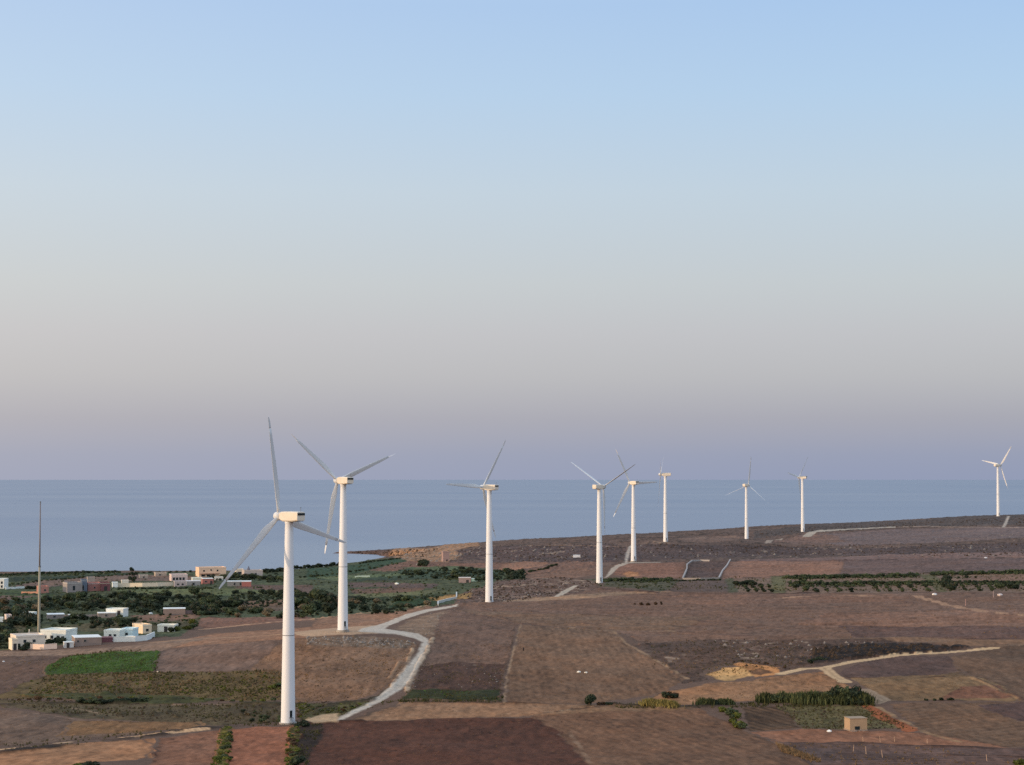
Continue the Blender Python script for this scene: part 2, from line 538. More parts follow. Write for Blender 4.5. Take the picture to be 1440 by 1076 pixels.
# ------------------------------------------------------------------ the land cover
# (name, seen colour with haze left in for far land, outline in the photograph, style)
# style: m mottling, mm its scale, rows (heading deg, spacing m, amount), sp dark spots, pale pale spots, h raised by
PATCH = [
    ('lowland', (76, 87, 70), [(-160, 806), (0, 809), (100, 806), (400, 803), (430, 797), (480, 793), (550, 784), (600, 790), (640, 800), (790, 806), (720, 828), (640, 850), (600, 856), (440, 872), (280, 880), (255, 896), (0, 915), (-160, 915)], dict(m=.22, mm=12, sp=.42)),
    ('headland', (96, 84, 83), [(440, 776), (495, 770), (560, 760), (640, 755), (900, 745), (1200, 725), (1440, 715), (1620, 715), (1620, 790), (1440, 787), (1140, 789), (870, 793), (800, 806), (700, 800), (600, 795), (560, 788), (545, 786), (495, 782)], dict(m=.26, mm=22, sp=.42, pale=.15)),
    ('sandy_cliff', (146, 122, 106), [(560, 770), (600, 771), (640, 764), (668, 763), (676, 768), (640, 774), (655, 780), (640, 788), (612, 797), (588, 797), (572, 790), (556, 786), (540, 779)], dict(m=.3, mm=9, sp=.4)),
    ('dark_cliff', (88, 78, 80), [(440, 777), (495, 772), (535, 772), (548, 778), (540, 784), (495, 783)], dict(m=.2, mm=8, pale=.2)),
    ('heath', (84, 74, 78), [(640, 775), (700, 768), (860, 765), (880, 772), (870, 790), (790, 792), (700, 791), (650, 786)], dict(m=.22, mm=14, sp=.35, pale=.22)),
    ('heath', (82, 73, 77), [(850, 776), (900, 766), (1080, 767), (1200, 772), (1300, 768), (1440, 764), (1620, 764), (1620, 783), (1440, 783), (1240, 781), (1100, 781), (1000, 786), (880, 788)], dict(m=.2, mm=18, sp=.3, pale=.18)),
    ('fallow_field', (106, 97, 103), [(1140, 752), (1260, 744), (1440, 741), (1620, 741), (1620, 757), (1440, 757), (1300, 764), (1180, 768), (1145, 762)], dict(m=.12, mm=25)),
    ('fallow_field', (112, 95, 93), [(1085, 762), (1130, 751), (1180, 753), (1190, 762), (1140, 766)], dict(m=.15, mm=15)),
    ('heath', (82, 78, 82), [(1060, 747), (1140, 738), (1310, 730), (1340, 726), (1440, 722), (1620, 722), (1620, 739), (1440, 738), (1260, 741), (1140, 748), (1060, 757)], dict(m=.16, mm=16, sp=.25)),
    ('fallow_field', (112, 97, 95), [(950, 757), (1035, 752), (1060, 757), (1000, 763), (960, 763)], dict(m=.15, mm=15)),
    ('fallow_field', (114, 98, 100), [(1040, 788), (1140, 785), (1240, 780), (1400, 777.5), (1620, 779), (1620, 786), (1400, 784), (1150, 790), (1040, 791)], dict(m=.1, mm=20)),
    ('ploughed_field', (128, 102, 94), [(1024, 790), (1188, 789), (1183, 808), (1120, 813), (1016, 815), (1012, 803)], dict(m=.1, mm=12, rows=(80, 7, .05))),
    ('ploughed_field', (100, 87, 90), [(1188, 789), (1300, 786), (1440, 785), (1620, 785), (1620, 800), (1440, 802), (1360, 805), (1183, 809)], dict(m=.1, mm=18, rows=(85, 8, .04))),
    ('ploughed_field', (121, 95, 88), [(864, 793), (966, 790), (961, 812), (905, 813), (862, 808)], dict(m=.1, mm=12)),
    ('sand_pit', (162, 124, 98), [(874, 806), (886, 803), (900, 805), (902, 810), (880, 811)], dict(m=.1, mm=8)),
    ('enclosed_yard', (88, 75, 76), [(971, 790), (1027, 789), (1011, 813), (960, 814)], dict(m=.15, mm=6, sp=.4)),
    ('ploughed_field', (90, 80, 80), [(944, 816), (1030, 815), (1034, 832), (940, 832)], dict(m=.1, mm=12)),
    ('orchard_ground', (112, 97, 90), [(1030, 815), (1120, 812), (1440, 804), (1620, 802), (1620, 832), (1440, 834), (1100, 834), (1034, 833)], dict(m=.15, mm=10)),
    ('ploughed_field', (122, 100, 92), [(1360, 811), (1620, 806), (1620, 817), (1350, 818)], dict(m=.12, mm=10)),
    ('grass_patch', (98, 98, 76), [(1082, 810), (1106, 808), (1108, 834), (1084, 834)], dict(m=.18, mm=6)),
    ('grass_patch', (96, 94, 74), [(1290, 808), (1318, 808), (1335, 833), (1318, 834), (1305, 820)], dict(m=.18, mm=6)),
    ('grass_patch', (82, 86, 72), [(1018, 814), (1032, 812), (1040, 832), (1024, 834)], dict(m=.18, mm=6)),
    ('grass_patch', (78, 80, 70), [(820, 815), (905, 812), (960, 815), (945, 826), (930, 833), (890, 826), (830, 824)], dict(m=.2, mm=6)),
    # the middle plain
    ('ploughed_field', (112, 90, 84), [(500, 800), (560, 788), (640, 792), (730, 793), (720, 803), (640, 800), (540, 803)], dict(m=.12, mm=12)),
    ('ploughed_field', (136, 108, 97), [(706, 794), (740, 790), (775, 791), (765, 797), (730, 801), (700, 802)], dict(m=.1, mm=12)),
    ('ploughed_field', (112, 92, 87), [(775, 791), (800, 789), (842, 790), (842, 800), (780, 806), (740, 812), (735, 805)], dict(m=.14, mm=10, rows=(75, 14, .1))),
    ('ploughed_field', (120, 98, 90), [(735, 808), (842, 798), (842, 808), (800, 815), (740, 817)], dict(m=.12, mm=10)),
    ('stony_slope', (98, 84, 82), [(640, 838), (700, 818), (790, 812), (850, 818), (850, 828), (800, 836), (740, 846), (690, 850), (640, 853)], dict(m=.26, mm=7, sp=.35, pale=.3)),
    ('ploughed_plain', (108, 90, 84), [(850, 826), (940, 832), (1100, 834), (1440, 834), (1620, 832), (1620, 912), (1440, 912), (1370, 915), (1240, 903), (1130, 903), (1000, 902), (905, 910), (880, 893), (730, 878), (632, 856), (640, 850), (740, 846)], dict(m=.09, mm=45, rows=(86, 16, .03))),
    ('ploughed_field', (115, 94, 87), [(1010, 834), (1300, 838), (1260, 846), (1000, 850), (930, 845), (920, 836)], dict(m=.09, mm=20)),
    ('ploughed_field', (122, 99, 91), [(1160, 862), (1440, 855), (1620, 852), (1620, 876), (1440, 879), (1250, 882), (1120, 878)], dict(m=.09, mm=24, rows=(82, 12, .05))),
    ('ploughed_field', (93, 78, 78), [(1180, 880), (1440, 880), (1620, 880), (1620, 900), (1440, 899), (1200, 896)], dict(m=.08, mm=30)),
    ('ploughed_field', (113, 96, 86), [(1130, 897), (1300, 897), (1440, 901), (1620, 902), (1620, 916), (1400, 912), (1240, 902)], dict(m=.08, mm=30)),
    ('pale_bank', (142, 122, 108), [(700, 847), (740, 841), (790, 838), (866, 832), (960, 831), (880, 836), (830, 841), (760, 846)], dict(m=.15, mm=6)),
    ('ploughed_field', (112, 95, 86), [(640, 858), (740, 862), (900, 866), (1010, 868), (960, 885), (880, 890), (730, 877)], dict(m=.08, mm=20)),
    ('heath', (86, 73, 70), [(905, 906), (1000, 899), (1130, 901), (1240, 899), (1372, 912), (1300, 921), (1200, 929), (1150, 939), (1100, 945), (1050, 932), (1010, 935), (985, 948), (1000, 956), (960, 962), (920, 935), (885, 912)], dict(m=.2, mm=9, sp=.32, pale=.22)),
    ('dark_heath', (50, 45, 47), [(1135, 925), (1150, 914), (1220, 906), (1300, 908), (1365, 912), (1290, 919), (1210, 926), (1145, 934)], dict(m=.25, mm=5, sp=.5, pale=.12, h=.5)),
    ('sand_pit', (184, 154, 114), [(994, 948), (1018, 939), (1050, 938), (1070, 950), (1040, 954), (1020, 958)], dict(m=.12, mm=6)),
    ('sand_pit', (172, 132, 96), [(1028, 934), (1040, 931), (1056, 933), (1096, 940), (1099, 948), (1062, 953), (1052, 942)], dict(m=.25, mm=5, sp=.3)),
    ('sand_pit', (112, 88, 72), [(1054, 943), (1072, 941), (1090, 946), (1070, 950), (1058, 948)], dict(m=.25, mm=4, sp=.3)),
    ('straw_field', (138, 110, 90), [(930, 972), (1000, 960), (1060, 955), (1110, 949), (1160, 945), (1192, 962), (1210, 975), (1060, 985), (960, 990), (905, 986)], dict(m=.12, mm=14)),
    ('ploughed_field', (84, 72, 74), [(1176, 948), (1200, 935), (1250, 925), (1332, 922), (1352, 943), (1300, 951), (1190, 952)], dict(m=.12, mm=9)),
    ('stubble_field', (117, 100, 82), [(1200, 953), (1352, 945), (1400, 958), (1440, 978), (1440, 985), (1246, 985), (1215, 965)], dict(m=.14, mm=12)),
    ('ploughed_field', (112, 84, 74), [(1350, 965), (1400, 962), (1435, 980), (1320, 984)], dict(m=.12, mm=12)),
    ('ploughed_field', (99, 84, 76), [(1334, 924), (1400, 913), (1440, 909), (1620, 905), (1620, 985), (1440, 982), (1400, 962), (1352, 943)], dict(m=.08, mm=20)),
    ('ploughed_field', (101, 85, 76), [(1250, 988), (1440, 986), (1620, 986), (1620, 1056), (1440, 1052), (1380, 1048), (1300, 1034), (1280, 1018)], dict(m=.09, mm=10, rows=(60, 3.5, .05))),
    ('ploughed_field', (84, 72, 76), [(1372, 990), (1440, 986), (1620, 986), (1620, 1020), (1440, 1016), (1400, 1004)], dict(m=.1, mm=9)),
    ('vegetable_plot', (80, 66, 56), [(1040, 993), (1098, 992), (1128, 1022), (1055, 1027)], dict(m=.16, mm=4, rows=(-20, 2.4, .18))),
    ('vegetable_plot', (92, 90, 68), [(1092, 992), (1216, 990), (1285, 1026), (1130, 1024)], dict(m=.25, mm=4, sp=.3)),
    ('red_earth_strip', (136, 88, 66), [(1208, 990), (1230, 991), (1294, 1028), (1268, 1030), (1236, 1012)], dict(m=.1, mm=4)),
    ('ploughed_field', (128, 98, 86), [(1055, 1027), (1130, 1024), (1290, 1030), (1440, 1054), (1300, 1048), (1092, 1046)], dict(m=.12, mm=6)),
    ('ploughed_field', (90, 77, 79), [(1088, 1044), (1200, 1046), (1440, 1053), (1620, 1055), (1620, 1100), (1135, 1100), (1130, 1070)], dict(m=.16, mm=5, rows=(84, 4, .08))),
    ('contour_ploughed_field', (106, 85, 74), [(745, 1009), (850, 993), (985, 997), (1050, 1026), (1090, 1046), (1160, 1090), (830, 1100), (795, 1040)], dict(m=.15, mm=13, rows=(-12, 2.6, .05), bend=.0011)),
    ('dark_red_field', (82, 57, 50), [(418, 1016), (500, 1014), (750, 1010), (790, 1032), (845, 1100), (405, 1100)], dict(m=.17, mm=9, sp=.15)),
    ('stubble_field', (134, 111, 96), [(488, 1014), (530, 1002), (565, 987), (700, 990), (830, 991), (740, 1009), (600, 1013)], dict(m=.07, mm=10)),
    ('stubble_field', (124, 104, 90), [(740, 1009), (820, 991), (960, 994), (985, 998), (850, 1001)], dict(m=.08, mm=10)),
    ('stony_slope', (128, 113, 104), [(552, 886), (575, 871), (612, 862), (640, 857), (622, 868), (612, 895), (604, 898)], dict(m=.25, mm=5, pale=.15, sp=.15)),
    ('weedy_strip', (50, 58, 40), [(578, 971), (620, 968), (704, 971), (706, 988), (600, 985), (565, 985)], dict(m=.3, mm=4, h=.5)),
    ('ploughed_field', (106, 89, 84), [(632, 856), (730, 878), (716, 930), (706, 988), (704, 971), (578, 971), (600, 930), (610, 895), (618, 868)], dict(m=.12, mm=8, sp=.12)),
    ('burnt_patch', (78, 62, 59), [(590, 938), (640, 930), (712, 935), (706, 972), (580, 972)], dict(m=.22, mm=6, pale=.12)),
    ('striped_field', (111, 92, 81), [(733, 879), (862, 889), (880, 905), (930, 933), (968, 955), (925, 975), (820, 990), (708, 989), (718, 930)], dict(m=.10, mm=12, rows=(-2, 2.1, .05))),
    # left of the road
    ('grass_slope', (120, 99, 87), [(398, 896), (560, 896), (590, 908), (570, 935), (548, 968), (500, 985), (415, 988), (400, 960), (352, 940)], dict(m=.16, mm=9, sp=.12, pale=.1)),
    ('ploughed_field', (112, 97, 94), [(226, 914), (300, 904), (404, 896), (352, 941), (300, 944), (212, 946)], dict(m=.12, mm=10)),
    ('stubble_field', (136, 110, 97), [(256, 900), (300, 892), (440, 882), (440, 870), (560, 860), (625, 850), (590, 862), (545, 876), (530, 890), (400, 897), (226, 912)], dict(m=.08, mm=14)),
    ('ploughed_field', (118, 94, 88), [(280, 870), (360, 868), (440, 868), (440, 873), (292, 886), (270, 880)], dict(m=.1, mm=9)),
    ('stony_bank', (114, 100, 92), [(428, 894), (500, 893), (560, 898), (585, 904), (572, 912), (500, 908), (430, 906)], dict(m=.3, mm=3, sp=.28, pale=.25)),
    ('green_field', (62, 86, 46), [(84, 928), (104, 922), (165, 917), (224, 915), (216, 944), (64, 949), (66, 938)], dict(m=.3, mm=5, h=.25, rows=(55, 3, .12))),
    ('dry_garden', (94, 84, 62), [(64, 949), (216, 945), (395, 942), (400, 985), (250, 988), (100, 984), (-20, 982), (40, 955)], dict(m=.3, mm=3.5, sp=.25)),
    ('green_margin', (70, 76, 52), [(20, 978), (160, 976), (250, 980), (330, 984), (250, 992), (130, 990)], dict(m=.3, mm=4, h=.4)),
    ('bare_field', (94, 80, 77), [(-160, 920), (0, 918), (84, 924), (60, 948), (0, 978), (-160, 980)], dict(m=.14, mm=8, sp=.15)),
    ('track_verge', (128, 112, 105), [(-160, 914), (20, 916), (160, 911), (250, 900), (300, 896), (226, 914), (100, 921), (0, 922), (-160, 924)], dict(m=.1, mm=6)),
    ('ploughed_field', (104, 91, 87), [(-160, 998), (0, 999), (60, 1003), (110, 1012), (250, 1014), (215, 1030), (0, 1047), (-160, 1060)], dict(m=.12, mm=7)),
    ('rough_ground', (86, 80, 66), [(-20, 984), (130, 990), (260, 992), (400, 986), (405, 1012), (300, 1020), (240, 1016), (110, 1011), (60, 1001), (0, 996)], dict(m=.26, mm=5, sp=.3, pale=.1)),
    ('grass_patch', (122, 100, 80), [(100, 1014), (240, 1015), (290, 1013), (285, 1022), (180, 1030), (80, 1034)], dict(m=.1, mm=6)),
    ('pale_field', (152, 118, 96), [(-160, 1066), (0, 1055), (110, 1043), (218, 1036), (216, 1064), (100, 1076), (60, 1100), (-160, 1100)], dict(m=.12, mm=6)),
    ('ploughed_field', (122, 94, 84), [(222, 1036), (310, 1024), (322, 1024), (305, 1100), (190, 1100), (218, 1062)], dict(m=.1, mm=6)),
    ('red_earth_field', (136, 96, 82), [(326, 1024), (360, 1020), (414, 1019), (406, 1100), (305, 1100)], dict(m=.14, mm=5)),
    ('grass_patch', (92, 92, 54), [(310, 1022), (328, 1022), (322, 1060), (318, 1100), (292, 1100), (306, 1060)], dict(m=.25, mm=2.5, sp=.3, h=.3)),
    ('grass_patch', (84, 80, 52), [(407, 1020), (420, 1020), (420, 1050), (416, 1100), (398, 1100), (406, 1050)], dict(m=.25, mm=2.5, sp=.3, h=.3)),
    ('grass_patch', (52, 44, 42), [(418, 1018), (455, 1016), (450, 1040), (430, 1080), (418, 1060)], dict(m=.2, mm=4, sp=.3)),
    ('grass_patch', (84, 84, 60), [(414, 988), (470, 990), (540, 985), (500, 1000), (470, 1010), (420, 1012)], dict(m=.28, mm=4, sp=.3)),
    # fields of the lowland
    ('green_crop', (66, 84, 62), [(-160, 831), (0, 830), (50, 832), (90, 836), (60, 842), (-160, 842)], dict(m=.14, mm=10)),
    ('green_crop', (50, 66, 54), [(-160, 846), (60, 845), (120, 850), (90, 858), (-160, 862)], dict(m=.2, mm=7, sp=.4)),
    ('green_crop', (48, 62, 52), [(0, 812), (60, 811), (180, 806), (180, 809), (70, 817), (0, 820)], dict(m=.2, mm=10, sp=.4)),
    ('green_crop', (58, 72, 56), [(490, 842), (600, 840), (640, 836), (610, 845), (540, 847), (490, 850)], dict(m=.2, mm=7, sp=.4)),
    ('green_crop', (56, 72, 62), [(440, 815), (560, 804), (640, 806), (620, 815), (500, 818)], dict(m=.2, mm=9, sp=.35)),
    ('ploughed_field', (112, 98, 96), [(10, 826), (60, 816), (186, 808), (300, 812), (300, 816), (120, 818), (70, 826)], dict(m=.12, mm=12)),
    ('ploughed_field', (98, 84, 82), [(330, 822), (440, 822), (445, 834), (330, 836)], dict(m=.14, mm=10)),
    ('grass_patch', (78, 86, 68), [(140, 830), (230, 828), (330, 832), (330, 838), (240, 838), (140, 836)], dict(m=.15, mm=10)),
    ('ploughed_field', (96, 84, 78), [(330, 845), (440, 842), (440, 856), (380, 860), (340, 855)], dict(m=.14, mm=10)),
    ('green_crop', (56, 78, 64), [(430, 800), (480, 796), (560, 786), (575, 789), (500, 806), (430, 816)], dict(m=.14, mm=10)),
    ('green_crop', (60, 78, 68), [(560, 800), (640, 798), (720, 803), (700, 812), (560, 815)], dict(m=.2, mm=9)),
    ('ploughed_field', (102, 86, 80), [(490, 829), (600, 826), (590, 838), (500, 842)], dict(m=.14, mm=10)),
    ('ploughed_field', (92, 82, 84), [(490, 819), (620, 822), (610, 828), (490, 826)], dict(m=.1, mm=10)),
    ('green_crop', (86, 94, 76), [(530, 835), (620, 829), (600, 838), (540, 844)], dict(m=.14, mm=10)),
    ('green_crop', (44, 66, 46), [(556, 847), (612, 844), (616, 854), (545, 855)], dict(m=.14, mm=6, h=.5)),
    ('green_crop', (96, 108, 80), [(140, 829), (300, 826.5), (420, 831), (330, 838), (200, 836)], dict(m=.14, mm=9)),
    ('green_crop', (86, 102, 80), [(440, 811), (560, 805), (600, 807), (470, 817)], dict(m=.14, mm=9)),
    ('green_crop', (100, 108, 84), [(488, 836), (600, 832), (590, 838), (500, 842)], dict(m=.14, mm=9)),
    ('ploughed_field', (112, 94, 84), [(338, 846), (440, 843), (440, 851), (350, 854)], dict(m=.14, mm=9)),
    ('green_crop', (82, 98, 78), [(560, 798), (640, 796), (690, 800), (600, 803)], dict(m=.14, mm=9)),
    ('stubble_field', (160, 132, 92), [(600, 845), (640, 836), (665, 835), (663, 842), (630, 845), (610, 847)], dict(m=.1, mm=6)),
    ('grass_patch', (84, 82, 66), [(0, 866), (50, 885), (110, 878), (200, 868), (280, 868), (280, 880), (200, 890), (100, 890), (0, 900)], dict(m=.2, mm=9)),
    ('ploughed_field', (116, 96, 88), [(180, 866), (232, 864), (285, 866), (270, 874), (200, 876)], dict(m=.1, mm=8)),
    ('ploughed_field', (104, 92, 92), [(-160, 838), (0, 838), (60, 838), (0, 846), (-160, 848)], dict(m=.1, mm=8)),
]
# roads and tracks: (name, seen colour, left edge, right edge) or (name, colour, centre line, width m)
ROADS = [
    ('gravel_pad', (166, 148, 134), [(404, 889), (470, 883), (530, 879), (534, 891), (470, 892), (430, 894)]),
    ('gravel_road', (182, 182, 184), [(463, 1014), (495, 998), (528, 982), (546, 968), (561, 950), (576, 930), (589, 911), (592, 903), (580, 897), (556, 892), (502, 888), (508, 884), (530, 879), (545, 873), (570, 864), (600, 857), (645, 851), (645, 853), (604, 860.5), (572, 870), (548, 880), (543, 885), (565, 888.5), (590, 892), (604, 899), (604, 906), (596, 926), (587, 945), (573, 966), (540, 985), (506, 1002), (476, 1015)]),
    ('gravel_track', (178, 160, 140), [(425, 1011), (450, 1004), (480, 1002), (476, 1015), (440, 1016)]),
    ('gravel_road', (172, 170, 168), [(776, 840), (790, 831), (805, 824), (816, 822), (809, 827), (794, 836), (784, 840)]),
    ('gravel_road', (168, 165, 164), [(848, 813), (858, 800), (866, 794), (885, 790), (930, 790), (930, 791), (885, 792), (872, 797), (862, 806), (852, 813)]),
    ('gravel_road', (164, 163, 166), [(877, 791), (879, 778), (884, 769), (894, 766), (888, 772), (884, 785), (884, 791)]),
    ('gravel_road', (165, 164, 164), [(1127, 755), (1135, 749), (1150, 746), (1210, 743), (1260, 740.5), (1260, 742), (1200, 745), (1150, 748.5), (1140, 755)]),
    ('gravel_road', (162, 162, 166), [(1408, 742), (1414, 730), (1416, 726), (1421, 726), (1414, 742)]),
    ('gravel_road', (150, 144, 144), [(1074, 764), (1090, 758.5), (1103, 756.5), (1100, 759), (1085, 763)]),
]
TRACKS = [
    ('dirt_track', (188, 170, 146), [(1098, 948), (1130, 941), (1160, 940), (1200, 931), (1260, 922), (1330, 918), (1400, 912.5)], 3.0),
    ('dirt_track', (176, 158, 136), [(1160, 940), (1172, 949), (1190, 958)], 3.0),
    ('dirt_track', (140, 128, 118), [(1215, 968), (1246, 984), (1230, 988)], 2.6),
    ('dirt_track', (196, 168, 142), [(-100, 1062), (0, 1052), (40, 1048)], 1.2),
    ('dirt_track', (190, 168, 148), [(78, 1043), (100, 1041)], 1.0),
    ('dirt_track', (196, 168, 142), [(170, 1036), (240, 1030), (292, 1025)], 1.3),
    ('dirt_track', (168, 142, 122), [(200, 905), (290, 898), (440, 888), (470, 886)], 2.6),
    ('dirt_track', (170, 144, 126), [(285, 886), (370, 877), (440, 871), (520, 862), (600, 853)], 3.0),
    ('dirt_track', (152, 128, 114), [(1060, 843), (1160, 837.5), (1290, 838.5), (1330, 850), (1380, 858), (1440, 864)], 3.6),
    ('earth_berm', (168, 152, 138), [(552, 967), (556, 958), (570, 940), (580, 912)], 1.3),
    ('earth_berm', (176, 164, 152), [(571, 973), (577, 958), (590, 932), (603, 910), (610, 897)], 1.4),
    ('earth_berm', (150, 128, 112), [(548, 955), (562, 930)], 1.0),
    ('field_edge', (150, 130, 113), [(732, 879), (722, 915), (712, 960), (708, 990)], .6),
    ('field_edge', (144, 126, 110), [(800, 884), (860, 888), (950, 890)], 1.4),
    ('field_edge', (150, 130, 112), [(862, 889), (880, 905), (930, 933), (968, 955)], 1.0),
    ('field_edge', (150, 130, 108), [(1230, 990), (1262, 1010), (1300, 1030), (1350, 1044)], 1.2),
    ('field_edge', (176, 142, 112), [(1091, 1045), (1110, 1058), (1150, 1072)], 1.4),
    ('field_edge', (150, 128, 104), [(1364, 952), (1400, 968), (1430, 982)], 1.0),
    ('field_edge', (130, 112, 100), [(800, 1030), (815, 1050), (830, 1076)], .9),
    ('field_edge', (150, 130, 116), [(740, 767), (800, 767), (870, 770)], 2.5),
    ('field_edge', (140, 122, 114), [(960, 758), (1035, 754)], 3),
    ('field_edge', (140, 122, 114), [(890, 766), (930, 762)], 3),
    ('dirt_track', (150, 140, 138), [(1210, 743.5), (1300, 740), (1440, 743), (1600, 744)], 4),
    ('field_edge', (130, 112, 112), [(1140, 785), (1240, 781), (1340, 778), (1420, 779)], 4),
    ('field_edge', (142, 124, 112), [(0, 1000), (30, 1001), (60, 1004), (110, 1013)], .8),
    ('field_edge', (150, 132, 118), [(95, 996), (125, 1000), (140, 1004)], .8),
    ('field_edge', (140, 122, 110), [(240, 992), (300, 991), (330, 990)], .8),
    ('field_edge', (150, 134, 120), [(700, 1006), (800, 1000), (900, 995), (985, 995)], .6),
]
# dark weedy banks and ditches between fields: (line, half width m, colour, raise)
BANKS = [
    ([(726, 879), (716, 915), (707, 960), (703, 985)], .4, (80, 66, 60), .15),
    ([(940, 889), (1000, 893), (1100, 897)], .8, (84, 70, 66), .2),
    ([(760, 868), (860, 876), (960, 884)], .8, (88, 74, 68), .15),
    ([(1150, 862), (1250, 858), (1440, 856)], 1.0, (84, 70, 68), .15),
    ([(1240, 846), (1330, 848), (1440, 852)], 1.0, (86, 70, 70), .15),
    ([(420, 1010), (470, 990), (520, 985), (548, 970)], 1.0, (60, 56, 46), .3),
    ([(0, 1057), (90, 1046), (200, 1034), (300, 1022), (420, 1012)], 1.3, (52, 46, 44), .4),
    ([(218, 1038), (220, 1062)], .5, (70, 52, 48), .4),
    ([(0, 993), (110, 990), (150, 990)], .9, (58, 52, 46), .3),
    ([(120, 988), (170, 990), (215, 985), (400, 990)], 1.2, (46, 50, 38), .5),
    ([(60, 1004), (130, 1006)], .6, (60, 52, 48), .2),
    ([(410, 1018), (440, 1015), (500, 1014)], 1.4, (48, 42, 42), .6),
    ([(500, 1012), (530, 1000), (560, 988)], 1.0, (66, 58, 52), .3),
    ([(565, 987), (704, 990), (740, 990), (820, 990)], .6, (70, 56, 50), .3),
    ([(780, 1002), (850, 993), (990, 997)], .5, (84, 68, 60), .2),
    ([(860, 991), (940, 996), (1000, 993), (1060, 990), (1230, 986)], 1.3, (42, 42, 36), .5),
    ([(1250, 986), (1340, 985), (1440, 986), (1600, 986)], .8, (52, 44, 42), .3),
    ([(1190, 952), (1260, 952), (1330, 951)], .7, (66, 52, 50), .3),
    ([(1370, 953), (1440, 985)], .5, (84, 68, 62), .2),
    ([(1200, 897), (1440, 899), (1600, 900)], 1.1, (66, 54, 56), .3),
    ([(1380, 913), (1440, 903), (1600, 895)], .9, (74, 62, 58), .3),
    ([(890, 897), (960, 893), (1050, 896)], 1.2, (84, 68, 68), .2),
    ([(950, 872), (1000, 876), (1055, 884)], 1.2, (80, 66, 66), .2),
    ([(640, 862), (720, 872), (840, 880)], .9, (88, 72, 68), .2),
    ([(870, 842), (960, 836)], 1.5, (74, 60, 58), .3),
    ([(1040, 852), (1120, 854)], 1.4, (78, 62, 60), .2),
    ([(1250, 852), (1300, 851)], 1.4, (74, 60, 58), .2),
    ([(640, 856), (720, 860), (860, 866)], .8, (86, 72, 68), .2),
    ([(850, 828), (940, 834), (1040, 834), (1200, 834), (1440, 836)], 2.2, (74, 60, 58), .4),
    ([(1060, 1046), (1200, 1046), (1300, 1050), (1440, 1054)], .7, (60, 50, 50), .3),
    ([(700, 882), (728, 880)], .8, (70, 60, 56), .2),
    ([(1180, 1063), (1300, 1062), (1440, 1066)], .5, (66, 54, 52), .2),
    ([(730, 812), (790, 803), (842, 797)], 1.6, (78, 66, 66), .3),
    ([(1183, 809), (1260, 807), (1330, 806)], 2.2, (60, 58, 56), .6),
    ([(1020, 815), (1090, 812), (1183, 809)], 2.2, (56, 56, 54), .6),
    ([(1040, 789.5), (1150, 789), (1260, 787), (1330, 785.5)], 3.0, (78, 66, 70), .4),
    ([(0, 836), (100, 838), (200, 834)], 2.0, (50, 62, 54), .8),
    ([(330, 836), (440, 836), (500, 842)], 2.5, (48, 52, 46), .8),
    ([(490, 818), (560, 817), (620, 815)], 2.5, (56, 58, 58), .6),
    ([(500, 844), (560, 842), (640, 838)], 2.5, (46, 58, 46), .8),
    ([(560, 806), (640, 808), (700, 812)], 2.5, (44, 62, 56), .8),
    ([(440, 872), (540, 860), (600, 856)], 1.6, (70, 66, 54), .3),
]


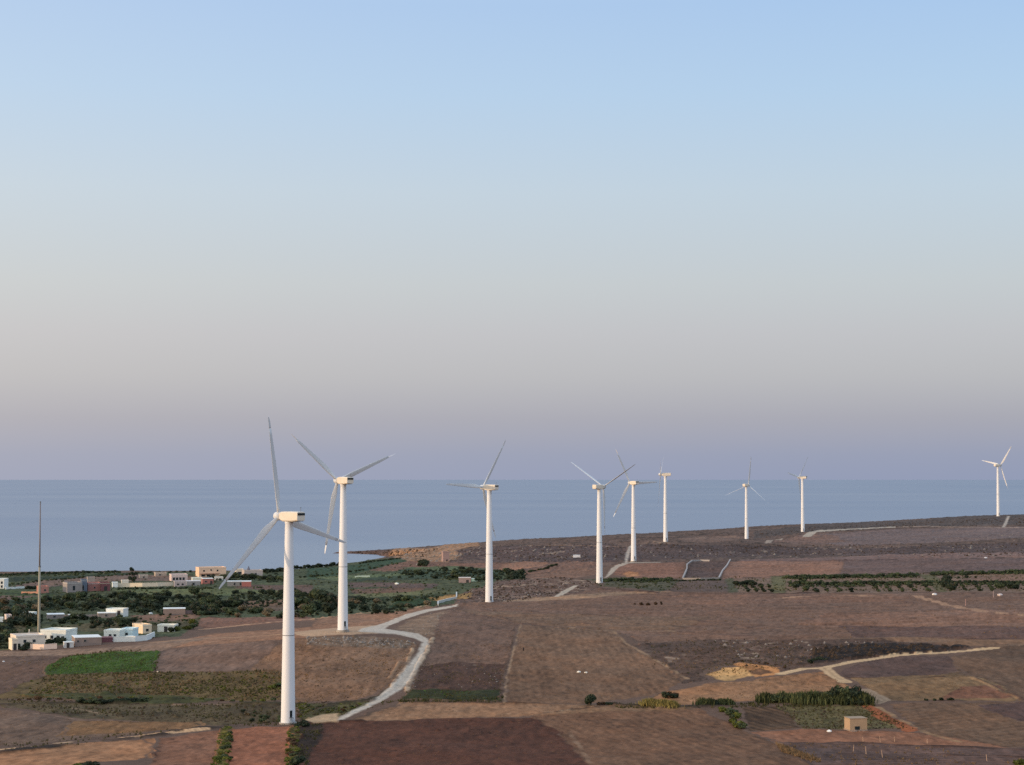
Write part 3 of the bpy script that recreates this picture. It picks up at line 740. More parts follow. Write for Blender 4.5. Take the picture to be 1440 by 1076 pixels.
def build_ground():
    # polar grid: fine where the photograph looks, coarse elsewhere
    pxs = np.arange(-70, 1511, 1.25)
    fine = np.arctan((pxs - 720) / F)
    rest = np.linspace(fine[-1], fine[0] + 2 * math.pi, 96)[1:-1]
    az = np.concatenate([fine, rest])
    nf = len(fine)
    rs = [0.0]
    r_ = 4.0
    while r_ < 300:
        rs.append(r_)
        r_ += max(3.0, 9.0 if r_ < 280 else 4)
    r_ = 300.0
    while r_ < 2120:
        rs.append(r_)
        r_ += min(6.0, 0.60 * r_ * r_ / (F * 50.0))
    rs += [2200, 2400, 3000, 6000, 14000]
    rs = np.array(rs)
    na, nr = len(az), len(rs)
    A_, Rr = np.meshgrid(az, rs, indexing='ij')
    X = Rr * np.sin(A_)
    Y = Rr * np.cos(A_)
    Z = height(X.ravel(), Y.ravel()).reshape(X.shape)
    Z[:, 0] = 60.2
    x, y = X.ravel(), Y.ravel()
    z = Z.ravel()
    front = (np.repeat(np.arange(na), nr) < nf)
    n = len(x)
    col = np.empty((n, 3), np.float32)
    base = np.array(alb((98, 84, 80)), np.float32)
    mt = 1 + .15 * fbm(x, y, 30, 4, 77)
    col[:] = base[None] * mt[:, None]
    pid = np.zeros(n, np.int32)
    names = ['ground']
    # ragged edges: the outlines wander by about a metre
    wob = 1.4 * fbm(x, y, 9, 3, 91, .8)
    wx, wy = x + wob, y + 2.6 * fbm(x, y, 9, 3, 95, .8)
    fidx = np.nonzero(front & (np.hypot(x, y) > 280) & (np.hypot(x, y) < 2130))[0]
    fx, fy = wx[fidx], wy[fidx]
    for k, (nm, c, pts, st) in enumerate(PATCH):
        poly = wpoly(pts)
        lo, hi = poly.min(0), poly.max(0)
        s = (fx > lo[0]) & (fx < hi[0]) & (fy > lo[1]) & (fy < hi[1])
        ii = fidx[s]
        ins = in_poly(fx[s], fy[s], poly)
        ii = ii[ins]
        if not len(ii):
            continue
        xx, yy = x[ii], y[ii]
        far_ = float(np.hypot(xx, yy).mean()) > 600          # far fields are strips lying across the view
        ax, ay = (xx / 2.4, yy) if far_ else (xx, yy / 2.6)
        st_y = .55 if far_ else .28                          # near furrows and tracks run up the slope
        v = 1 + st.get('m', .1) * 1.7 * fbm(ax, ay, st.get('mm', 10), 4, 100 + k, .72)
        v = v + .10 * fbm(xx, yy, 38, 3, 201)
        v = v + .38 * fbm(xx, yy * st_y, 1.3, 2, 300 + k, .8) + .15 * fbm(xx, yy * st_y, 5.0, 3, 330 + k, .7)
        big = fbm(xx / 2, yy, 24, 3, 340)
        v = v * (1 - .22 * np.clip(big - .15, 0, .6) + .10 * np.clip(-big - .1, 0, .6))
        clod = vnoise(xx / .9, yy / 2.4, 350)
        v = v * np.where(clod > .9, .78, 1.0)
        ed = dist_line(fx[s][ins], fy[s][ins], np.concatenate([poly, poly[:1]])[::3] if len(poly) > 40 else np.concatenate([poly, poly[:1]]))
        rim = np.exp(-(ed / (1.0 + (1.2 if far_ else 0))) ** 2) * np.clip(.5 + 1.6 * fbm(xx, yy, 12, 3, 360 + k), 0, 1)
        v = v * (1 - .30 * rim)
        if 'rows' in st:
            hd, sp, am = st['rows']
            h_ = R(hd)
            q = (xx * math.cos(h_) - yy * math.sin(h_)) + (.35 * sp + .6) * fbm(xx, yy, 40, 2, 400 + k)
            q = q + st.get('bend', 0) * (yy - 400) ** 2
            v = v + 1.7 * am * np.sin(2 * math.pi * q / sp) * np.clip(2.0 * vnoise(xx / 13, yy / 13, 9 + k) - .3, 0, 1.6)
            v = v + am * 2.4 * fbm(q * 7, yy * .16, 9, 3, 421 + k, .8)
            if sp > 3:
                z[ii] += .015 * sp * np.sin(2 * math.pi * q / sp)
        cc = np.array(alb(c), np.float32)[None] * v[:, None]
        # warm and cool drift inside a field
        dr = .09 * fbm(xx, yy, 20, 3, 500) + .05 * fbm(xx, yy, 3, 2, 510)
        near_ = np.clip((700 - np.hypot(xx, yy)) / 300, 0, 1)      # front fields lose some green and blue, easing off with distance
        cc[:, 0] *= 1 + dr
        cc[:, 1] *= 1 - .05 * near_
        cc[:, 2] *= (1 - dr) * (1 - .12 * near_)
        if 'sp' in st:
            q = vnoise(xx / 3.1, yy / 4.2, 600 + k) * .6 + vnoise(xx / 1.3, yy / 1.8, 650 + k) * .4
            w = np.clip((q - (1 - st['sp'] * .9)) / .12, 0, 1)[:, None]
            cc = cc * (1 - w) + cc * np.array((.48, .52, .5)) * w
            z[ii] += .35 * w[:, 0]
        if 'pale' in st:
            q = vnoise(xx / 2.6, yy / 3.3, 700 + k) * .55 + vnoise(xx / 14, yy / 16, 750 + k) * .45
            w = np.clip((q - (1 - st['pale'])) / .1, 0, 1)[:, None] * .7
            cc = cc * (1 - w) + np.array(alb((158, 146, 138)))[None] * w
        z[ii] += .05 * fbm(xx, yy * st_y * 1.4, 1.7, 2, 888) + .07 * np.maximum(0, fbm(xx, yy, 4, 2, 889))
        if 'h' in st:
            z[ii] += st['h'] * (.7 + .5 * fbm(xx, yy, 2.5, 2, 800 + k))
        # thin crisp flecks: pale stubble and stones, dark clods and weeds
        q1 = vnoise(xx / .8, yy * st_y / .8, 1301 + k)
        q2 = vnoise(xx / .9, yy * st_y / .7, 1401 + k)
        pt = .5 + .5 * np.clip(1.6 * fbm(xx, yy * .6, 11, 3, 1501), -1, 1)
        fl = np.clip((q1 - .80) / .08, 0, 1) * pt
        dk = np.clip((q2 - .80) / .08, 0, 1) * (1.1 - pt)
        cc = cc * (1 + .34 * fl - .38 * dk)[:, None]
        soft = np.clip(ed / (.5 * (2.2 if far_ else 1.0)) + .5 * fbm(xx, yy, 2.2, 2, 1601 + k), 0, 1)[:, None]
        col[ii] = cc * soft + col[ii] * (1 - soft)
        names.append(nm)
        pid[ii] = len(names) - 1
    for k, (pts, w, c, up) in enumerate(BANKS):
        line = wpoly(pts, False)
        lo, hi = line.min(0) - 6, line.max(0) + 6
        s = (fx > lo[0]) & (fx < hi[0]) & (fy > lo[1]) & (fy < hi[1])
        ii = fidx[s]
        d = dist_line(fx[s], fy[s], line)
        ww = w * (1 + 1.1 * fbm(x[ii], y[ii], 9, 3, 900 + k, .7))
        a = np.clip((ww - d) / (w * .5) + .3, 0, 1)
        a *= np.clip(.65 + 1.1 * fbm(x[ii], y[ii], 14, 2, 950 + k), 0, 1)
        cc = np.array(alb(c))[None] * (1 + .3 * fbm(x[ii], y[ii], 2.4, 2, 970 + k))[:, None]
        col[ii] = col[ii] * (1 - a[:, None]) + cc * a[:, None]
        z[ii] += up * a * (1 + .6 * fbm(x[ii], y[ii], 3, 2, 980 + k))
    for k, (nm, c, pts, w) in enumerate(TRACKS):
        line = wpoly(pts, False)
        lo, hi = line.min(0) - 6, line.max(0) + 6
        s = (fx > lo[0]) & (fx < hi[0]) & (fy > lo[1]) & (fy < hi[1])
        ii = fidx[s]
        xx, yy = x[ii], y[ii]
        d = dist_line(xx + .4 * wob[ii], yy, line)
        rsp = np.hypot(xx, yy) / F                      # one photograph pixel in metres
        hw = np.maximum(w / 2, rsp * .8) * (1 + .35 * fbm(xx, yy, 7, 3, 1000 + k))
        a = np.clip((hw - d) / np.maximum(.35, rsp) + .5, 0, 1)
        if nm in ('field_edge', 'earth_berm'):
            a = a * np.clip(.55 + .9 * fbm(xx, yy, 6, 3, 1040 + k), 0, .9)
        cc = np.array(alb(c))[None] * (1 + .16 * fbm(xx, yy, 2.0, 3, 1070 + k))[:, None]
        col[ii] = col[ii] * (1 - a[:, None]) + cc * a[:, None]
        if nm == 'dirt_track':
            mid = np.exp(-(d / np.maximum(.4, rsp * .5)) ** 2) * .22 * (w > 2) * np.clip(.6 + fbm(xx, yy, 5, 2, 1090 + k), 0, 1)
            col[ii] *= (1 - mid * a)[:, None]
        if nm == 'earth_berm':
            z[ii] += .5 * a
        if nm == 'dirt_track':
            t_ = ii[a > .5]
            names.append(nm)
            pid[t_] = len(names) - 1
    for k, (nm, c, pts) in enumerate(ROADS):
        poly = wpoly(pts)
        lo, hi = poly.min(0), poly.max(0)
        fx2 = x[fidx] + .35 * wob[fidx]
        fy2 = y[fidx]
        s = (fx2 > lo[0]) & (fx2 < hi[0]) & (fy2 > lo[1]) & (fy2 < hi[1])
        ii = fidx[s]
        ii = ii[in_poly(fx2[s], fy2[s], poly)]
        xx, yy = x[ii], y[ii]
        cc = np.array(alb(c))[None] * (1 + .12 * fbm(xx, yy, 11, 3, 1100 + k) + .05 * fbm(xx, yy * .4, 1.0, 2, 1150 + k))[:, None]
        # wheel ruts along the edges of the gravel
        d = dist_line(xx, yy, poly)
        cc *= (1 - .13 * np.exp(-((d - 1.9) / .45) ** 2))[:, None]
        sf = np.clip(d / .9 + .6 * fbm(xx, yy, 3, 2, 1170 + k), .15, 1)[:, None]
        col[ii] = cc * sf + col[ii] * (1 - sf)
        names.append(nm)
        pid[ii] = len(names) - 1
    z[z > 200] = 0
    # faces
    ia = np.arange(na)
    ja = np.arange(nr - 1)
    I, J = np.meshgrid(ia, ja, indexing='ij')
    I2 = (I + 1) % na
    q = np.stack([I * nr + J, I * nr + J + 1, I2 * nr + J + 1, I2 * nr + J], -1).reshape(-1, 4)
    # drop the sea bed far from land
    zq = z[q].max(1)
    q = q[zq > -2.95]
    fid = pid[q[:, 0]]
    gm_ = ground_mat()
    for g in np.unique(fid):
        fq = q[fid == g]
        if g and len(fq) < 6:
            fid[fid == g] = 0
    for g in np.unique(fid):
        fq = q[fid == g]
        u, inv = np.unique(fq, return_inverse=True)
        inv = inv.reshape(-1)
        me = bpy.data.meshes.new(names[g])
        me.vertices.add(len(u))
        me.vertices.foreach_set('co', np.stack([x[u], y[u], z[u]], 1).astype(np.float32).ravel())
        me.loops.add(len(inv))
        me.loops.foreach_set('vertex_index', inv.astype(np.int32))
        me.polygons.add(len(fq))
        me.polygons.foreach_set('loop_start', np.arange(0, len(inv), 4, dtype=np.int32))
        me.polygons.foreach_set('use_smooth', np.ones(len(fq), bool))
        me.update(calc_edges=True)
        at = me.attributes.new('soil', 'FLOAT_COLOR', 'POINT')
        c4 = np.ones((len(u), 4), np.float32)
        c4[:, :3] = np.clip(col[u], .004, .85)
        at.data.foreach_set('color', c4.ravel())
        me.materials.append(gm_)
        o = bpy.data.objects.new(names[g], me)
        COL.objects.link(o)
        o['kind'] = 'structure'


def ground_mat():
    m = bpy.data.materials.new('earth')
    m.use_nodes = True
    n = m.node_tree
    b = n.nodes['Principled BSDF']
    b.inputs['Roughness'].default_value = 0.95
    b.inputs['Specular IOR Level'].default_value = 0.1
    at = n.nodes.new('ShaderNodeAttribute')
    at.attribute_name = 'soil'
    g = n.nodes.new('ShaderNodeNewGeometry')
    tx = n.nodes.new('ShaderNodeTexNoise')
    tx.inputs['Scale'].default_value = 0.9
    tx.inputs['Detail'].default_value = 6
    tx.inputs['Roughness'].default_value = 0.7
    n.links.new(g.outputs['Position'], tx.inputs['Vector'])
    mr_ = n.nodes.new('ShaderNodeMapRange')
    mr_.inputs['From Min'].default_value = 0.3
    mr_.inputs['From Max'].default_value = 0.7
    mr_.inputs['To Min'].default_value = 0.72
    mr_.inputs['To Max'].default_value = 1.28
    n.links.new(tx.outputs['Fac'], mr_.inputs['Value'])
    vm = n.nodes.new('ShaderNodeVectorMath')
    vm.operation = 'SCALE'
    n.links.new(at.outputs['Color'], vm.inputs[0])
    n.links.new(mr_.outputs[0], vm.inputs['Scale'])
    n.links.new(vm.outputs[0], b.inputs['Base Color'])
    bp = n.nodes.new('ShaderNodeBump')
    bp.inputs['Distance'].default_value = 0.12
    bp.inputs['Strength'].default_value = 0.6
    n.links.new(tx.outputs['Fac'], bp.inputs['Height'])
    n.links.new(bp.outputs[0], b.inputs['Normal'])
    return m


build_ground()


# ------------------------------------------------------------------ the sea
def build_sea():
    rs = [600, 900, 1200, 1500, 1900, 2500, 3500, 5000, 8000, 13000, 20000, 32000, 47000, 60000]
    az = np.linspace(-80, 80, 81)
    vs, fs = [], []
    for a in az:
        for r_ in rs:
            vs.append((r_ * math.sin(R(a)), r_ * math.cos(R(a)), 0.0))
    n = len(rs)
    for i in range(len(az) - 1):
        for j in range(n - 1):
            fs.append((i * n + j, (i + 1) * n + j, (i + 1) * n + j + 1, i * n + j + 1)[::-1])
    m = bpy.data.materials.new('sea_water')
    m.use_nodes = True
    t = m.node_tree
    b = t.nodes['Principled BSDF']
    b.inputs['Roughness'].default_value = 0.38
    b.inputs['IOR'].default_value = 1.33
    g = t.nodes.new('ShaderNodeNewGeometry')
    mp = t.nodes.new('ShaderNodeMapping')
    mp.inputs['Scale'].default_value = (0.0004, 0.0011, 1)
    t.links.new(g.outputs['Position'], mp.inputs['Vector'])
    nx = t.nodes.new('ShaderNodeTexNoise')
    nx.inputs['Scale'].default_value = 1.0
    nx.inputs['Detail'].default_value = 5
    t.links.new(mp.outputs[0], nx.inputs['Vector'])
    cr = t.nodes.new('ShaderNodeValToRGB')
    cr.color_ramp.elements[0].position = .3
    cr.color_ramp.elements[0].color = (*SEA0, 1)
    cr.color_ramp.elements[1].position = .7
    cr.color_ramp.elements[1].color = (*SEA1, 1)
    t.links.new(nx.outputs['Fac'], cr.inputs[0])
    sp_ = t.nodes.new('ShaderNodeSeparateXYZ')
    t.links.new(g.outputs['Position'], sp_.inputs[0])
    m1 = t.nodes.new('ShaderNodeMapRange')
    m1.interpolation_type = 'SMOOTHSTEP'
    m1.inputs['From Min'].default_value = 1350
    m1.inputs['From Max'].default_value = 2300
    m1.inputs['To Min'].default_value = 0.35
    m1.inputs['To Max'].default_value = 0.0
    t.links.new(sp_.outputs['Y'], m1.inputs['Value'])
    mx = t.nodes.new('ShaderNodeMix')
    mx.data_type = 'RGBA'
    t.links.new(m1.outputs[0], mx.inputs['Factor'])
    t.links.new(cr.outputs[0], mx.inputs['A'])
    mx.inputs['B'].default_value = (0.27, 0.32, 0.36, 1)     # sandy shallows inshore
    t.links.new(mx.outputs['Result'], b.inputs['Base Color'])
    n2 = t.nodes.new('ShaderNodeTexNoise')
    n2.inputs['Scale'].default_value = 0.25
    n2.inputs['Detail'].default_value = 6
    t.links.new(g.outputs['Position'], n2.inputs['Vector'])
    bp = t.nodes.new('ShaderNodeBump')
    bp.inputs['Distance'].default_value = 0.5
    bp.inputs['Strength'].default_value = 0.5
    t.links.new(n2.outputs['Fac'], bp.inputs['Height'])
    t.links.new(bp.outputs[0], b.inputs['Normal'])
    o = mesh_obj('sea', vs, fs, m)
    o['kind'] = 'structure'


SEA0 = (0.148, 0.185, 0.265)
SEA1 = (0.220, 0.245, 0.305)
build_sea()

# ------------------------------------------------------------------ wind turbines
M_white = mat('turbine_paint', (0.83, 0.84, 0.85), rough=0.5, noise=0.05, scale=0.6, stretch=(1, 1, .15))
M_blade = mat('blade_gelcoat', (0.70, 0.715, 0.72), rough=0.45, noise=0.04, scale=0.5)
M_dark = mat('dark_opening', (0.012, 0.02, 0.024), rough=0.7)
M_nac = mat('nacelle_shell', (0.80, 0.72, 0.60), rough=0.5, noise=0.08, scale=0.9)  # warmth of the low sun put into the shell colour
M_ring = mat('flange_joint', (0.16, 0.17, 0.18), rough=0.6)
M_conc = mat('concrete', (0.36, 0.33, 0.29), rough=0.9, noise=0.2, scale=1.2)


def tower_profile():
    return [(1.58, -0.6), (1.58, 0.0), (1.54, 2.0), (1.40, 12.0), (1.26, 22.0), (1.10, 32.0), (0.93, 42.0), (0.90, 43.6), (0.98, 43.75), (0.98, 44.05)]


def blade_mesh(z0, z1, name):
    N = 14
    st = []
    for k in range(N + 1):
        t = z0 + (z1 - z0) * k / N
        u = t / 22.6
        if u < .05:
            ch, th, tw, off = .85, .85, 12, 0
        else:
            ch = np.interp(u, [.05, .12, .22, .5, .8, .96, 1.0], [.85, 1.2, 1.72, 1.30, .85, .55, .25])
            th = np.interp(u, [.05, .12, .22, .5, .8, 1.0], [.85, .60, .42, .24, .13, .05])
            tw = np.interp(u, [.05, .22, .5, 1.0], [16, 13, 6, 1])
            off = (ch - .85) * .28
        ring = []
        for i in range(14):
            a = 2 * math.pi * i / 14
            cx = math.cos(a) * ch / 2
            fat = 1.0 if u < .06 else (0.55 + 0.45 * (-math.cos(a)))   # blunt leading edge, thin trailing edge
            cy = math.sin(a) * th / 2 * max(.12, fat)
            cx -= -off
            tr = R(tw)
            ring.append((cx * math.cos(tr) - cy * math.sin(tr), cx * math.sin(tr) + cy * math.cos(tr), t))
        st.append(ring)
    b = MB().rings(st)
    me = bpy.data.meshes.new(name)
    me.from_pydata(b.v, [], b.f)
    me.polygons.foreach_set('use_smooth', [True] * len(me.polygons))
    me.materials.append(M_blade)
    return me


ME_BLADE = blade_mesh(0.6, 19.9, 'blade')
ME_TIP = blade_mesh(20.0, 22.6, 'blade_tip')


def nacelle_mb():
    # local +Y points at the rotor; sections run from the rear to the nose
    secs = []
    for y, w, zb, zt in [(-3.75, 1.12, 44.30, 46.10), (-3.70, 1.18, 44.24, 46.18), (-1.6, 1.22, 44.06, 46.26), (.9, 1.20, 44.04, 46.24), (1.8, 1.02, 44.25, 46.15), (2.4, .80, 44.50, 45.95), (2.55, .70, 44.6, 45.85)]:
        c = .22
        secs.append([(-w + c, y, zb), (w - c, y, zb), (w, y, zb + c), (w, y, zt - c), (w - c, y, zt), (-w + c, y, zt), (-w, y, zt - c), (-w, y, zb + c)])
    return MB().rings(secs)


TILT = R(5)


def fit(tips, D, side):
    """yaw and phase of a rotor whose three blade tips are seen at these points"""
    t = np.array(tips, float)
    c = t.mean(0)
    u = t[:, 0] - c[0]
    v = -(t[:, 1] - c[1])
    Rr = 22.6 * F / D
    best = None
    ph = np.radians(np.arange(0, 360, .5))
    for psd in range(4, 86):
        ps = R(psd)
        e = 0
        a = [(Rr * (math.cos(ps) * np.sin(ph + k * 2 * math.pi / 3) - side * math.sin(TILT) * math.sin(ps) * np.cos(ph + k * 2 * math.pi / 3)),
              Rr * math.cos(TILT) * np.cos(ph + k * 2 * math.pi / 3)) for k in range(3)]
        for pm in ((0, 1, 2), (0, 2, 1)):
            e = sum((a[k][0] - u[pm[k]]) ** 2 + (a[k][1] - v[pm[k]]) ** 2 for k in range(3))
            q = int(np.argmin(e))
            if best is None or e[q] < best[0]:
                best = (float(e[q]), ps, float(ph[q]))
    return c, best[1], best[2]


TURB = [  # base x, y, distance, blade tips, rotor side, tips turned, label
    (405, 1016, 423, [(382, 590), (308, 828), (487, 767)], -1, 0, 'nearest and largest white wind turbine, rising beside the dark red field'),
    (482, 886, 581, [(412, 617), (559, 644), (461, 777)], -1, 80, 'second nearest white wind turbine, on the gravel pad where the road forks'),
    (688, 848, 751, [(714, 622), (630, 684), (696, 758)], -1, 0, 'white wind turbine standing alone in the middle of the row, one blade nearly level'),
    (843, 820, 902, [(801, 654), (892, 659), (850, 747)], 1, 0, 'white wind turbine with its cream nacelle turned left, beside the sloping gravel road'),
    (891, 789, 1109, [(868, 637), (863, 725), (930, 679)], -1, 80, 'white wind turbine at the corner of the red field, one blade pointing straight right'),
    (936, 762, 1286, None, -1, 0, 'white wind turbine seen side-on with its blades edge-on, on the heath'),
    (1050, 764, 1493, [(1057, 643), (1021, 694), (1081, 705)], 1, 0.5, 'slim far wind turbine with one blade straight up, by the short grey track'),
    (1129, 748, 1591, [(1137, 646), (1108, 665), (1128, 702)], -1, 0, 'far wind turbine on the slope where the ridge track begins'),
    (1404, 726, 1703, [(1425, 632), (1384, 651), (1417, 687)], 1, 30, 'farthest wind turbine, on the ridge top at the right edge of the photograph'),
]
turb_pos = []
for (bx, by, D, tips, side, tturn, label) in TURB:
    X, Y, Z = at_depth(bx, by, D)
    gz = float(height(np.array([X]), np.array([Y]))[0])
    turb_pos.append((X, Y, Z, gz))
    if tips:
        c, psi, ph = fit(tips, D, side)
    else:
        psi, ph = R(87), R(58)
    azm = math.atan2(X, Y)
    t = empty('wind_turbine', (X, Y, Z), -azm - side * psi)
    tag(t, label, 'wind turbine', 'wind turbines in a row towards the sea')
    MB().tube(tower_profile(), 40).obj('tower', M_white, t, True)
    MB().tube([(1.315, 28.0 - 9.0), (1.33, 19.02), (1.33, 19.12), (1.315, 19.14)], 40).obj('tower_flange', M_ring, t, True)
    MB().tube([(1.95, -1.2), (1.95, .02), (1.9, .07)], 32).obj('foundation', M_conc, t)
    # the door faces the viewer, a little to the right
    da = -math.pi / 2 + R(25) + side * psi      # world angle to local
    db = MB().box(-.27, .27, -.06, .06, 1.25, 2.75)
    d = db.obj('door', M_dark, t)
    d.location = (1.55 * math.cos(da), 1.55 * math.sin(da), 0)
    d.rotation_euler = (0, 0, da + math.pi / 2)
    ln = MB().box(-.3, .3, -.12, .5, 2.6, 2.75).box(-.45, -.35, -.1, .0, .1, 1.5).box(.35, .45, -.1, 0, .1, 1.5)
    stp = MB()
    for k in range(5):
        stp.box(-.45, .45, -.35 - .28 * (4 - k), -.1 - .28 * (4 - k), .2 + k * .25, .28 + k * .25)
    stp.box(-.5, -.44, -1.5, -.1, .15, .25).box(.44, .5, -1.5, -.1, .15, .25)
    s_ = stp.obj('steps', M_ring, t)
    s_.location = d.location
    s_.rotation_euler = d.rotation_euler
    nac = nacelle_mb().obj('nacelle', M_nac, t)
    if side < 0:
        MB().box(-1.06, 1.06, -3.86, -3.72, 45.45, 45.92).obj('air_outlet', M_dark, nac)
    else:
        MB().box(-.8, .8, -3.80, -3.73, 44.6, 45.7).obj('rear_hatch', M_nac, nac)
    MB().box(-.92, .92, -3.60, -.2, 43.98, 44.03).obj('underside_shade', M_ring, nac)  # dark sheet standing in for the shade under the nacelle
    mm = MB().tube([(.04, 46.2), (.04, 47.2)], 8, .5, -3.1).box(.3, .7, -3.14, -3.06, 47.1, 47.18)
    mm.obj('wind_vane', M_ring, nac)
    hub = MB().rings([[(r_ * math.cos(2 * math.pi * i / 20), y_, 45.2 + r_ * math.sin(2 * math.pi * i / 20)) for i in range(20)][::-1]
                      for y_, r_ in [(2.5, .75), (2.6, .98), (3.7, .98), (4.2, .85), (4.55, .5), (4.65, .12)]]).obj('hub', M_blade, t, True)
    for k in range(3):
        b = bpy.data.objects.new('blade', ME_BLADE)
        COL.objects.link(b)
        b.parent = t
        b.matrix_basis = Matrix.Translation((0, 3.2, 45.2)) @ Matrix.Rotation(TILT, 4, 'X') @ Matrix.Rotation(ph + k * 2 * math.pi / 3, 4, 'Y')
        bt = bpy.data.objects.new('blade_tip', ME_TIP)
        COL.objects.link(bt)
        bt.parent = b
        bt.rotation_euler = (0, 0, R(tturn))
        if side > 0 and D < 1700:      # blades feathered on the machines turned the other way
            b.matrix_basis = b.matrix_basis @ Matrix.Rotation(R(70 if tturn == .5 else 80), 4, 'Z')

# ------------------------------------------------------------------ buildings
WALLM = {}


def paint(c, k=1.0):
    key = 'plaster_%d_%d_%d' % c
    return mat(key, walb(c, k), rough=.9, noise=.12, scale=.8)


BUILDINGS = []


def building(name, x0, x1, yb, yt, label, wall, roof=(205, 200, 192), depth=7.0, yaw=0.0, wins=(), doors=(), cat='house', group=None, parapet=True, gable=False, wk=1.0, skirt=1.5):
    cx = (x0 + x1) / 2
    X, Y, Z = gpoint(cx, yb)
    D = math.hypot(X, Y)
    sc = D / F
    ya = R(yaw)
    wid = max(1.5, ((x1 - x0) * sc - depth * abs(math.sin(ya))) / math.cos(ya))
    H = max(.8, (yb - yt) * sc)
    t = empty(name, (X, Y, Z), -math.atan2(X, Y) + ya)
    tag(t, label, cat, group)
    hw = wid / 2
    mw = paint(wall, wk)
    mrf = paint(roof, wk)
    w = MB().box(-hw, hw, 0, depth, -skirt, H)
    if gable:
        w.add([(-hw, 0, H), (hw, 0, H), (hw, depth, H), (-hw, depth, H), (-hw, depth / 2, H + gable), (hw, depth / 2, H + gable)], [(0, 3, 4), (1, 5, 2)])
    w.obj('wall', mw, t)
    if gable:
        e = .25
        rf = MB()
        for s0, s1 in ((-e, depth / 2), (depth + e, depth / 2)):
            rf.add([(-hw - e, s0, H - .05), (hw + e, s0, H - .05), (hw + e, s1, H + gable + .03), (-hw - e, s1, H + gable + .03),
                    (-hw - e, s0, H + .10), (hw + e, s0, H + .10), (hw + e, s1, H + gable + .18), (-hw - e, s1, H + gable + .18)],
                   [(0, 1, 2, 3), (4, 5, 6, 7), (0, 1, 5, 4), (0, 3, 7, 4), (1, 2, 6, 5)])
        rf.obj('roof', mrf, t)
    else:
        MB().box(-hw - .08, hw + .08, -.08, depth + .08, H + .003, H + .16).obj('roof', mrf, t)
        if parapet:
            ph_ = .45
            z0, z1 = H + .163, H + .16 + ph_
            p = MB().box(-hw - .06, hw + .06, -.06, .14, z0, z1).box(-hw - .06, hw + .06, depth - .14, depth + .06, z0, z1)
            p.box(-hw - .06, -hw + .14, .142, depth - .142, z0, z1).box(hw - .14, hw + .06, .142, depth - .142, z0, z1)
            p.obj('parapet', mw, t)
    mwin = mat('window_glass', (.03, .04, .05), rough=.2)
    mfr = mat('window_frame', (.32, .30, .27), rough=.7)
    for (u, v, ww, hh) in wins:
        xc = -hw + u * wid
        zc = v * H
        fr = MB()
        a, b_, c_, d_ = xc - ww / 2, xc + ww / 2, zc - hh / 2, zc + hh / 2
        f_ = .08
        fr.box(a - f_, a, -.07, .01, c_ - f_, d_ + f_).box(b_, b_ + f_, -.07, .01, c_ - f_, d_ + f_)
        fr.box(a, b_, -.07, .01, d_, d_ + f_).box(a, b_, -.07, .01, c_ - f_, c_)
        fo = fr.obj('window', mfr, t)
        MB().box(a + .002, b_ - .002, -.02, .012, c_ + .002, d_ - .002).obj('pane', mwin, fo)
    md = mat('door_wood', (.05, .045, .045), rough=.7)
    for (u, ww, hh) in doors:
        xc = -hw + u * wid
        MB().box(xc - ww / 2, xc + ww / 2, -.05, .012, -.3, hh).obj('door', md, t)
    return t, wid, H, depth


G1 = 'houses of the near hamlet'
G2 = 'houses among the trees in the middle of the village'
G3 = 'houses along the coast road'
B = building
# near hamlet
B('house', 20, 66, 909, 897, 'low cream house at the left end of the near hamlet, behind dark bushes', (205, 184, 168), (196, 180, 168), 9, 12, wins=[(.3, .55, .8, .8), (.62, .55, .8, .8)], group=G1)
B('outbuilding', 15, 27, 914, 901, 'small cream outbuilding at the far left corner of the near hamlet', (216, 196, 172), (200, 186, 170), 4, 15, cat='outbuilding', doors=[(.5, 1.0, 2.0)])
B('house', 50, 99, 905, 890, 'large white house with a bright flat roof, directly right of the tall mast', (226, 220, 210), (236, 230, 220), 9, -24, wins=[(.18, .5, .9, .9), (.45, .5, .9, .9), (.7, .5, .9, .9)], doors=[(.88, 1.1, 2.1)], group=G1, wk=1.1)
B('house', 104, 144, 909, 898, 'brown stone house with a white flat roof, in the middle of the near hamlet', (128, 110, 102), (232, 226, 220), 10, 6, wins=[(.38, .62, .7, .6), (.12, .6, .6, .5)], group=G1, parapet=False)
B('gatehouse', 143.5, 158, 905, 899, 'low dark red shed between the brown stone house and the white compound', (104, 66, 70), (120, 84, 84), 4, 0, cat='shed', parapet=False)
B('house', 142, 172, 900, 890, 'white house with patched flat roofs behind the bluish white garden wall', (226, 220, 210), (230, 224, 214), 7, -18, wins=[(.4, .5, .8, .8), (.7, .5, .8, .8)], group=G1)
B('house', 166, 190, 898, 888, 'pale turquoise house behind the compound doorway', (204, 214, 214), (226, 224, 216), 7, -16, wins=[(.5, .5, .8, .8)], group=G1)
B('house', 194, 220, 892, 882, 'cream orange house with a flat roof at the right end of the near hamlet', (216, 188, 160), (228, 216, 202), 8, 26, wins=[(.5, .45, .9, .8)], group=G1)
B('outbuilding', 219, 247, 890, 882.5, 'long low white outbuilding at the right tip of the near hamlet', (226, 216, 202), (234, 226, 212), 5, -16, cat='outbuilding', doors=[(.5, 1.2, 1.9)])
B('outbuilding', 90, 104, 911, 904, 'small grey lean-to between the large white house and the brown stone house', (176, 170, 166), (214, 208, 200), 3, 6, cat='shed', parapet=False, doors=[(.4, .9, 1.6)])
B('outbuilding', 176, 187, 902, 897, 'tiny white store just inside the compound wall beside its doorway', (214, 208, 200), (226, 220, 210), 2.5, -10, cat='store', parapet=False)
B('shed', 96, 106, 869, 865.5, 'tiny grey brown shed along the low beige wall of the middle village', (138, 124, 116), (206, 198, 190), 3, 4, cat='shed', parapet=False)
